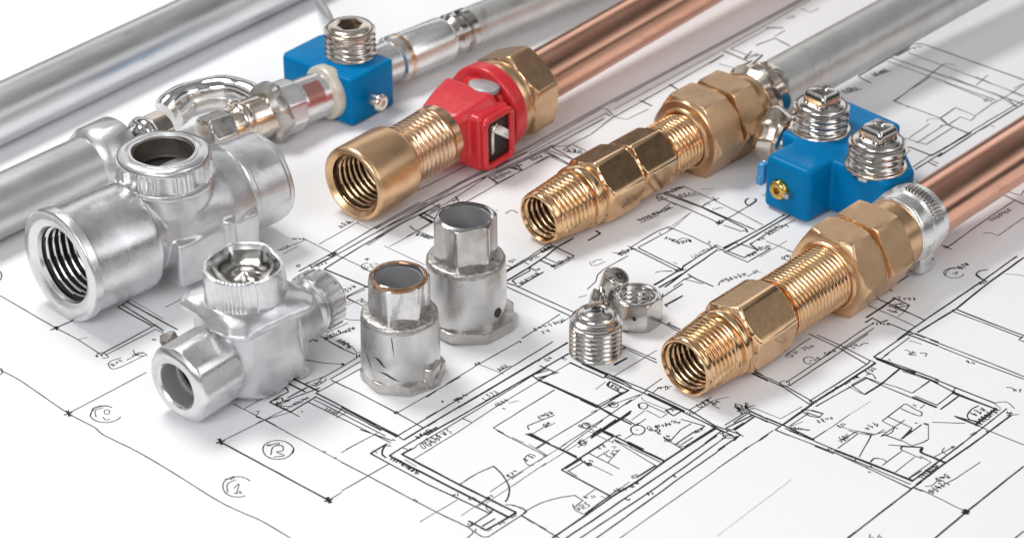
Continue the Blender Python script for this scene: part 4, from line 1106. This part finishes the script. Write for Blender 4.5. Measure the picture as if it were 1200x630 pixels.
# the block: lower corner towards the camera at the measured foot
F0 = spot(411, 95, 1.8)
F1, F2 = spot(459, 68, 1.8), spot(330, 62, 1.8)
du = (F1 - F0); dv = (F2 - F0)
az_b = math.atan2(du.y, du.x) - R(2)
Bm = inv @ Matrix.Translation((F0.x, F0.y, 0)) @ Matrix.Rotation(az_b, 4, 'Z')
U, V = du.length, dv.length
blk = prism([(0, 0), (U, 0), (U, V * .62), (U + .35, V * .62), (U + .35, V * .93), (U * .9, V), (.25, V), (0, V * .95)], .04, 1.8, .11, 4)
part('valve_block', blk, M_BLUE, t, Bm, sharp=50)


def plug_bm(rad, h, pitch=.2, head='square', head_r=.5):
    p = Prof(96)
    p.c(-.25, .2).c(-.25, rad * .9).c(0, rad * .93)
    p.thread(.02, h * .82, rad, .085, pitch, per=8, fade=.5, sharp=.8)
    p.arc(h * .84, rad * .93, h * .98, rad * .74, 4, -1)
    if head == 'socket':
        p.c(h, rad * .66).c(h, rad * .58)
        for q in (0, .3, .6, 1):
            p.poly(h - .02 - .45 * q, rad * .44, 6, 0)
        p.c(h - .5, .05)
    else:
        p.c(h, rad * .66).c(h - .02, rad * .60)
        k = 4 if head == 'square' else 6
        p.poly(h + .02, head_r * .93, k, R(22.5), head_r * 1.18).poly(h + .16, head_r * .9, k, R(22.5), head_r * 1.17).poly(h + .3, head_r * .84, k, R(22.5), head_r * 1.1)
        p.poly(h + .40, head_r * .70, k, R(22.5), head_r * .9).c(h + .43, head_r * .35).c(h + .36, head_r * .3).c(h + .34, .04)
    return p.bm()


pb = P(411, 63, 1.8)
plug = part('threaded_plug', plug_bm(.88, 1.12, .2, 'socket'), M_WARM, t, Matrix.Translation(pb) @ UP)
bm = Prof(24).c(0, .02).c(0, .26).c(.04, .27).c(.05, .02).bm()
part('plug_hole_shade', bm, M_STEEL_BORE, plug, Matrix.Translation(pb + Vector((0, 0, .68))) @ UP)  # dark disc on the socket floor, paints the shade of a hole
sc_ = inv @ spot(445, 120, .85)
p = Prof(48).c(-.3, .05).c(-.3, .28).c(.02, .3).arc(.04, .3, .16, .2, 4, -1)
for q in (0, .5, 1):
    p.poly(.15 - .12 * q, .11, 6)
p.c(.03, .01)
face_dir = Matrix.Rotation(az_b - ax.az - R(90), 4, 'Z')
part('brass_screw', p.bm(), M_WARM, t, Matrix.Translation(sc_) @ face_dir)
# outlet on the far side: pipe, ribbed joint, pipe
axo = Axis((452, 74), 1.0, (640, -4), 1.0)
Mo = inv @ Matrix.Translation(axo.base) @ Matrix.Rotation(axo.az, 4, 'Z') @ axo.M
so, ro = axo.s, axo.r
p = Prof(72)
p.c(so(-25), .2).c(so(-25), ro(24)).c(so(6), ro(25)).c(so(8), ro(29)).c(so(14), ro(29)).c(so(18), ro(25)).c(so(24), ro(28)).c(so(68), ro(27, 50)).arc(so(70), ro(27, 60), so(76), ro(22, 60), 4, -1).c(so(78), .2)
sleeve_o = part('outlet_sleeve', dent(p.bm(), .04, 1.3, 8), M_WHITE_METAL, t, Mo)
p = Prof(72).c(so(14), ro(20)).c(so(14), ro(28.5, 14)).c(so(19), ro(28.5, 18)).c(so(20), ro(20))
part('tan_ring', p.bm(False, False), M_BRASS_ROSE, sleeve_o, Mo)
p = Prof(72)
p.c(so(74), .2).c(so(74), ro(19, 74)).c(so(78), ro(22, 80)).c(so(82), ro(26, 80)).c(so(88), ro(26, 88)).c(so(90), ro(21, 90)).c(so(94), ro(21, 94)).c(so(96), ro(26, 96)).c(so(103), ro(26, 100)).c(so(105), ro(21, 100)).c(so(106), .2)
part('ribbed_joint', p.bm(), M_NICKEL, t, Mo)
part('outlet_pipe', pipe_bm(so(102), so(420) + 6, ro(24, 200)), M_GALV, t, Mo)

# ---- 8: curved strap behind the blue valve
pts = [spot(366, -14, .5), spot(372, 0, 1.3), spot(380, 12, 1.7), spot(388, 26, 1.6), spot(392, 38, 1.1), spot(393, 48, .2)]
b0 = Vector((pts[-1].x, pts[-1].y, 0))
t = thing('curved_metal_strap', 'curved grey metal strap standing behind the rear blue valve at the top edge', 'metal strap', b0)
part('strap_band', tube([q - b0 for q in pts], .34, 14, 8, flat=.3, up=Vector((1, .3, 0))), M_GALV, t, sharp=60)

# ---- 9: blue manifold with two plugs
O = spot(949, 203, 1.9)
azm = R(45)
t = thing('blue_manifold', 'blue stepped manifold block with two threaded plugs, between the brass unions on the right', 'manifold', (O.x, O.y, 0), azm)
invm = (Matrix.Translation((O.x, O.y, 0)) @ Matrix.Rotation(azm, 4, 'Z')).inverted()
Q = lambda x, y, z: invm @ spot(x, y, z)
a = prism([(0, 0), (4.75, 0), (4.85, 2.3), (4.7, 2.42), (1.55, 2.45), (1.5, 1.78), (0, 1.78)], .05, 1.9, .17, 4)
b = prism([(1.15, -2.15), (2.5, -2.2), (3.35, -1.2), (3.3, 1.2), (1.15, 1.2)], .07, 1.90, .15, 4)
bm = fuse(join(a, b), .045, 5)
part('manifold_block', bm, M_BLUE, t, sharp=50)
for (x, y, h, z) in ((961, 150, .98, 1.88), (1026, 193, 1.0, 1.88)):
    q = Q(x, y, z)
    pl = part('threaded_plug', plug_bm(.90, h, .215, 'square', .50), M_NICKEL, t, Matrix.Translation(q) @ Matrix.Rotation(R(20), 4, 'Z') @ UP)
    bm = Prof(48).c(-.03, .3).c(-.03, .98).arc(-.02, 1.0, .07, .93, 3, -1).c(.07, .3).bm()
    part('copper_washer', bm, M_WARM, pl, Matrix.Translation(q) @ UP)
q = Q(913, 222, .92)
q.x = -.02
p = Prof(48).c(-.2, .05).c(-.2, .33).c(.06, .34).arc(.08, .33, .22, .2, 5, -1)
for k in (0, .5, 1):
    p.poly(.2 - .16 * k, .12, 6)
p.c(.04, .01)
part('gold_screw', p.bm(), M_GOLD, t, Matrix.Translation(q) @ Matrix.Rotation(PI, 4, 'Z'))
pin = Prof(24).c(-.3, .03).c(-.3, .1).c(.22, .1).c(.24, .03).bm()
part('screw_pin', pin, M_STEEL_FLAT, t, Matrix.Translation(q + Vector((.0, -.42, -.02))) @ Matrix.Rotation(PI, 4, 'Z'))
cl = Q(894, 210, .5)
part('plastic_clip', join(box(cl.x, cl.y, .75, .35, .3, .75, .07, 3), box(cl.x - .06, cl.y + .02, .5, .3, .24, .3, .05, 2)), M_BLUE_PLASTIC, t)
p = Prof(72)
p.c(-.3, .2).c(-.3, .72).c(.25, .74).c(.35, .86).c(.5, .9).c(.62, .82).c(.75, .92).c(1.0, .98).c(1.25, .90).c(1.35, .7).c(1.35, .2)
part('side_connector', dent(p.bm(), .14, 1.5, 21), M_WARM, t, Matrix.Translation((2.55, 2.4, .98)) @ Matrix.Rotation(R(90), 4, 'Z'))

# ------------------------------------------------------------------ fittings that stand upright
def upright(name, label, cat, base, rot=0.0, group=None):
    return thing(name, label, cat, base, rot, group)


def crease(th0, z0, th1, z1, rad, w, bm):
    pts = []
    for i in range(6):
        q = i / 5
        th = R(th0 + (th1 - th0) * q)
        z = z0 + (z1 - z0) * q + .05 * math.sin(q * 5)
        pts.append((rad * math.cos(th), rad * math.sin(th), z))
    return tube(pts, lambda q: w * math.sin(PI * min(.97, max(.06, q))), 8, 4, bm=bm)


def adapter(base, label, hr, sr, fr, zf, zs, zt, bore_mat, fn, frot, fshift, hrot, inner):
    t = upright('stepped_adapter', label, 'pipe adapter', base)
    p = Prof(96)
    p.c(.0, .3).c(.0, fr * .9).hex(.01, zf, fr, fn, frot, ch=.05, flat0=1.0, flat1=1.0, round_=1.0).c(zf + .005, .4)
    part('base_flange', p.bm(), M_STEEL_FLAT, t, Matrix.Translation((fshift[0], fshift[1], .01)) @ UP)
    p = Prof(96)
    p.c(zf - .05, .4).c(zf - .04, sr * .97).c(zf + .10, sr).c(zf + (zs - zf) * .5, sr * .995).c(zs - .22, sr * .98).c(zs - .16, sr * .975)
    sl = part('sleeve', dent(p.bm(), .035, 1.1, 5), M_STEEL, t, UP)
    p = Prof(96)
    p.c(zs - .25, .4).c(zs - .2, sr * .972).arc(zs - .17, sr * .98, zs, sr * .88, 5, -1).c(zs + .01, hr * .9).c(zs - .1, hr * .8)
    part('sleeve_rim', dent(p.bm(), .03, 5.0, 8), M_RIM, sl, UP)
    p = Prof(96)
    p.c(zs - .3, .3).c(zs - .3, hr * .86)
    p.hex(zs - .2, zt, hr * .885, 6 if fn == 8 else 8, hrot, ch=.1, flat0=.97, flat1=.96)
    p.c(zt + .01, hr * .8).c(zt - .03, inner * 1.02).c(zt - .07, inner).c(zs + .2, inner * .97).c(zs, inner * .8).c(zs, .1)
    hx = part('hexagon_neck', dent(p.bm(), .03, 2.2, 9), bore_mat, t, UP)
    p = Prof(72)
    p.c(zt - .10, inner * .985).c(zt - .11, inner * .965).c(zs + .3, inner * .94).c(zs + .25, .05)
    part('bore_lining', p.bm(cap0=False), M_GREY, hx, UP)
    return t, sl, hx


b1 = spot(470, 438)
t, sl, hx = adapter(b1, 'front one of two upright grey steel adapters, copper tinted rim and scratched sleeve', .87, 1.13, 1.14, .34, 2.16, 3.28, M_CHROME, 8, R(11.25), (.06, 0), R(18.75), .68)
bm = bmesh.new()
crease(-128, 1.15, -108, .95, 1.135, .024, bm)
crease(-122, .72, -88, .55, 1.135, .028, bm)
crease(-100, 1.95, -96, 1.35, 1.125, .014, bm)
crease(-150, 1.2, -128, .62, 1.13, .014, bm)
part('scratch', bm, M_STEEL_BORE, sl)
bm = dent(Prof(96).c(3.22, .70).c(3.265, .69).c(3.30, .71).c(3.30, .78).c(3.27, .82).c(3.2, .83).bm(False, False), .025, 3, 2)
part('copper_edge', bm, surf('copper_edge', (.46, .28, .18), 1, .3, (.30, .17, .11), vscale=3), hx, UP)
ear = box(.98, -.25, .38, .42, .75, .75, .12, 3, Matrix.Rotation(R(-20), 4, 'Z'))
part('flange_lug', dent(ear, .05, 2, 1), M_STEEL_FLAT, t)

b2 = spot(546.5, 377)
t, sl, hx = adapter(b2, 'rear one of two upright grey steel adapters, with a round hole low in its sleeve', .94, 1.19, 1.30, .36, 2.30, 3.62, M_NICKEL, 8, R(0), (.10, .02), R(15), .76)
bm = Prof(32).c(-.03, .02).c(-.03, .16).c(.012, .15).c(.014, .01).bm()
part('drain_hole_shade', bm, M_DARK, sl, Matrix.Rotation(R(-38), 4, 'Z') @ Matrix.Translation((1.19, 0, .78)))  # thin dark disc, its colour stands for shade inside the hole

# ---- loose hardware
b = spot(697.5, 411)
t = upright('threaded_plug', 'round steel plug with a domed top, threaded all the way down, standing loose', 'threaded plug', b, R(30))
p = Prof(96)
p.c(.0, .2).c(.0, .66).thread(.02, 1.02, .77, .075, .150, per=8, fade=.5, sharp=.8)
p.c(1.04, .72).arc(1.05, .74, 1.14, .70, 3, -1).c(1.16, .66).c(1.17, .62).arc(1.18, .60, 1.36, .42, 5, -1).c(1.38, .36).c(1.36, .30).c(1.40, .2).c(1.42, .05)
pl = part('plug_body', p.bm(), M_NICKEL, t, UP)
bm = bmesh.new()
tube([(.12 * math.cos(R(a_)), .12 * math.sin(R(a_)), 1.425) for a_ in range(0, 331, 30)], .018, 8, 3, bm=bm)
tube([(-.05, .05, 1.425), (.06, .0, 1.43), (.02, -.09, 1.425)], .018, 8, 3, bm=bm)
tube([(.14, -.12, 1.41), (.2, -.05, 1.41), (.17, -.18, 1.40)], .015, 8, 3, bm=bm)
part('stamped_mark', bm, M_DARK, pl)

b = spot(746, 376)
t = upright('hexagon_nut', 'single shiny hexagon nut lying flat behind the loose threaded plug', 'nut', b, R(20))
p = Prof(96)
p.c(.1, .46).c(.02, .5).c(.0, .62).hex(.01, .94, .66, 6, R(0), ch=.11, flat0=.97, flat1=.97, round_=1.0)
p.c(.945, .56).c(.93, .53).c(.89, .49).thread(.87, .1, .49, .07, .15, per=8, fade=.4)
nut = part('nut_body', p.bm(False, False), M_NICKEL, t, UP)
bm = bmesh.new()
yy = -.672
tube([(-.06, yy, .52), (.06, yy, .50)], .014, 6, 2, bm=bm)
tube([(-.05, yy, .46), (.07, yy, .45)], .014, 6, 2, bm=bm)
tube([(.0, yy, .57), (.01, yy, .40)], .014, 6, 2, bm=bm)
part('stamped_mark', bm, M_DARK, nut, Matrix.Rotation(R(-30), 4, 'Z'))

b = spot(714, 366)
t = upright('slotted_elbow_screw', 'small bent screw with a slotted round head, leaning behind plug and nut', 'screw', b, R(0))
S = lambda x, y, z: spot(x, y, z) - b
bm = tube([S(708, 366, .02), S(710, 350, .35), S(712, 338, .7), S(716, 330, .95), S(722, 324, 1.12)], lambda q: .22 + .13 * q, 20, 6)
part('bent_shank', dent(bm, .05, 2.5, 2), M_NICKEL, t, sharp=60)
p = Prof(48).c(-.3, .1).c(-.3, .34).arc(-.05, .37, .06, .28, 4, -1).c(.07, .05)
part('screw_head', p.bm(), M_NICKEL, t, Matrix.Translation(S(724, 324, 1.15)) @ Matrix.Rotation(R(20), 4, 'Y') @ Matrix.Rotation(R(18), 4, 'X') @ UP)
bm = tube([(-.1, .02, .08), (.1, .08, .08), (.06, -.1, .08), (-.1, .02, .08)], .02, 8, 3)
part('head_slot', bm, M_DARK, t, Matrix.Translation(S(724, 324, 1.15)) @ Matrix.Rotation(R(20), 4, 'Y') @ Matrix.Rotation(R(18), 4, 'X'))
bm = tube([S(695, 368, .02), S(697, 357, .3), S(700, 348, .55), S(702, 342, .72)], lambda q: .24 - .07 * abs(q - .5) * 2 + (.03 if q > .6 else 0), 18, 6)
part('short_stub', dent(bm, .06, 3, 7), M_NICKEL, t, sharp=60)

# ------------------------------------------------------------------ light: unseen softboxes, and surroundings banded for the metal to reflect
w = bpy.data.worlds.new('World')
scene.world = w
w.use_nodes = True
nt = w.node_tree
bg = nt.nodes['Background']
tc = nt.nodes.new('ShaderNodeTexCoord')
sep = nt.nodes.new('ShaderNodeSeparateXYZ')
nt.links.new(tc.outputs['Generated'], sep.inputs[0])
rp = nt.nodes.new('ShaderNodeValToRGB')
e = rp.color_ramp.elements
e[0].position, e[0].color = 0.0, (.05, .05, .055, 1)
e[1].position, e[1].color = 1.0, (1.0, 1.0, 1.02, 1)
for pos, v in ((.13, .05), (.22, .25), (.30, 1.55), (.50, 1.75), (.57, .22), (.67, .16), (.77, 1.0)):
    q = e.new(pos)
    q.color = (v, v, v * 1.02, 1)
nt.links.new(sep.outputs['Z'], rp.inputs['Fac'])
nz = nt.nodes.new('ShaderNodeTexNoise')            # brighter and dimmer patches added to make metal reflections uneven
nz.inputs['Scale'].default_value = 1.6
nz.inputs['Detail'].default_value = 1.0
nt.links.new(tc.outputs['Generated'], nz.inputs['Vector'])
mr = nt.nodes.new('ShaderNodeMapRange')
mr.inputs['From Min'].default_value, mr.inputs['From Max'].default_value = .35, .65
mr.inputs['To Min'].default_value, mr.inputs['To Max'].default_value = .45, 1.4
nt.links.new(nz.outputs['Fac'], mr.inputs['Value'])
mx = nt.nodes.new('ShaderNodeVectorMath')
mx.operation = 'SCALE'
nt.links.new(rp.outputs['Color'], mx.inputs[0])
nt.links.new(mr.outputs['Result'], mx.inputs['Scale'])
nt.links.new(mx.outputs['Vector'], bg.inputs['Color'])
bg.inputs['Strength'].default_value = 0.50


def softbox(name, loc, aim, sx, sy, power, col=(1, 1, 1)):
    d = bpy.data.lights.new(name, 'AREA')
    d.shape = 'RECTANGLE'
    d.size, d.size_y, d.energy, d.color = sx, sy, power, col
    o = bpy.data.objects.new(name, d)
    COL.objects.link(o)
    o.location = loc
    o.rotation_euler = (Vector(aim) - Vector(loc)).to_track_quat('-Z', 'Y').to_euler()
    return o


softbox('key_softbox', (-30, 24, 66), (0, 0, 0), 26, 18, 34000, (1, .99, .97))
softbox('fill_softbox', (52, -26, 50), (2, 0, 0), 30, 46, 7000, (.97, .98, 1))
softbox('front_softbox', (-30, -60, 46), (-4, 0, 0), 40, 22, 22500)

scene.view_settings.view_transform = 'Standard'
scene.view_settings.look = 'None'
scene.view_settings.exposure = 0
scene.render.engine = 'CYCLES'
scene.cycles.max_bounces = 10
scene.cycles.glossy_bounces = 6
scene.cycles.use_denoising = True
scene.cycles.sample_clamp_indirect = 6.0
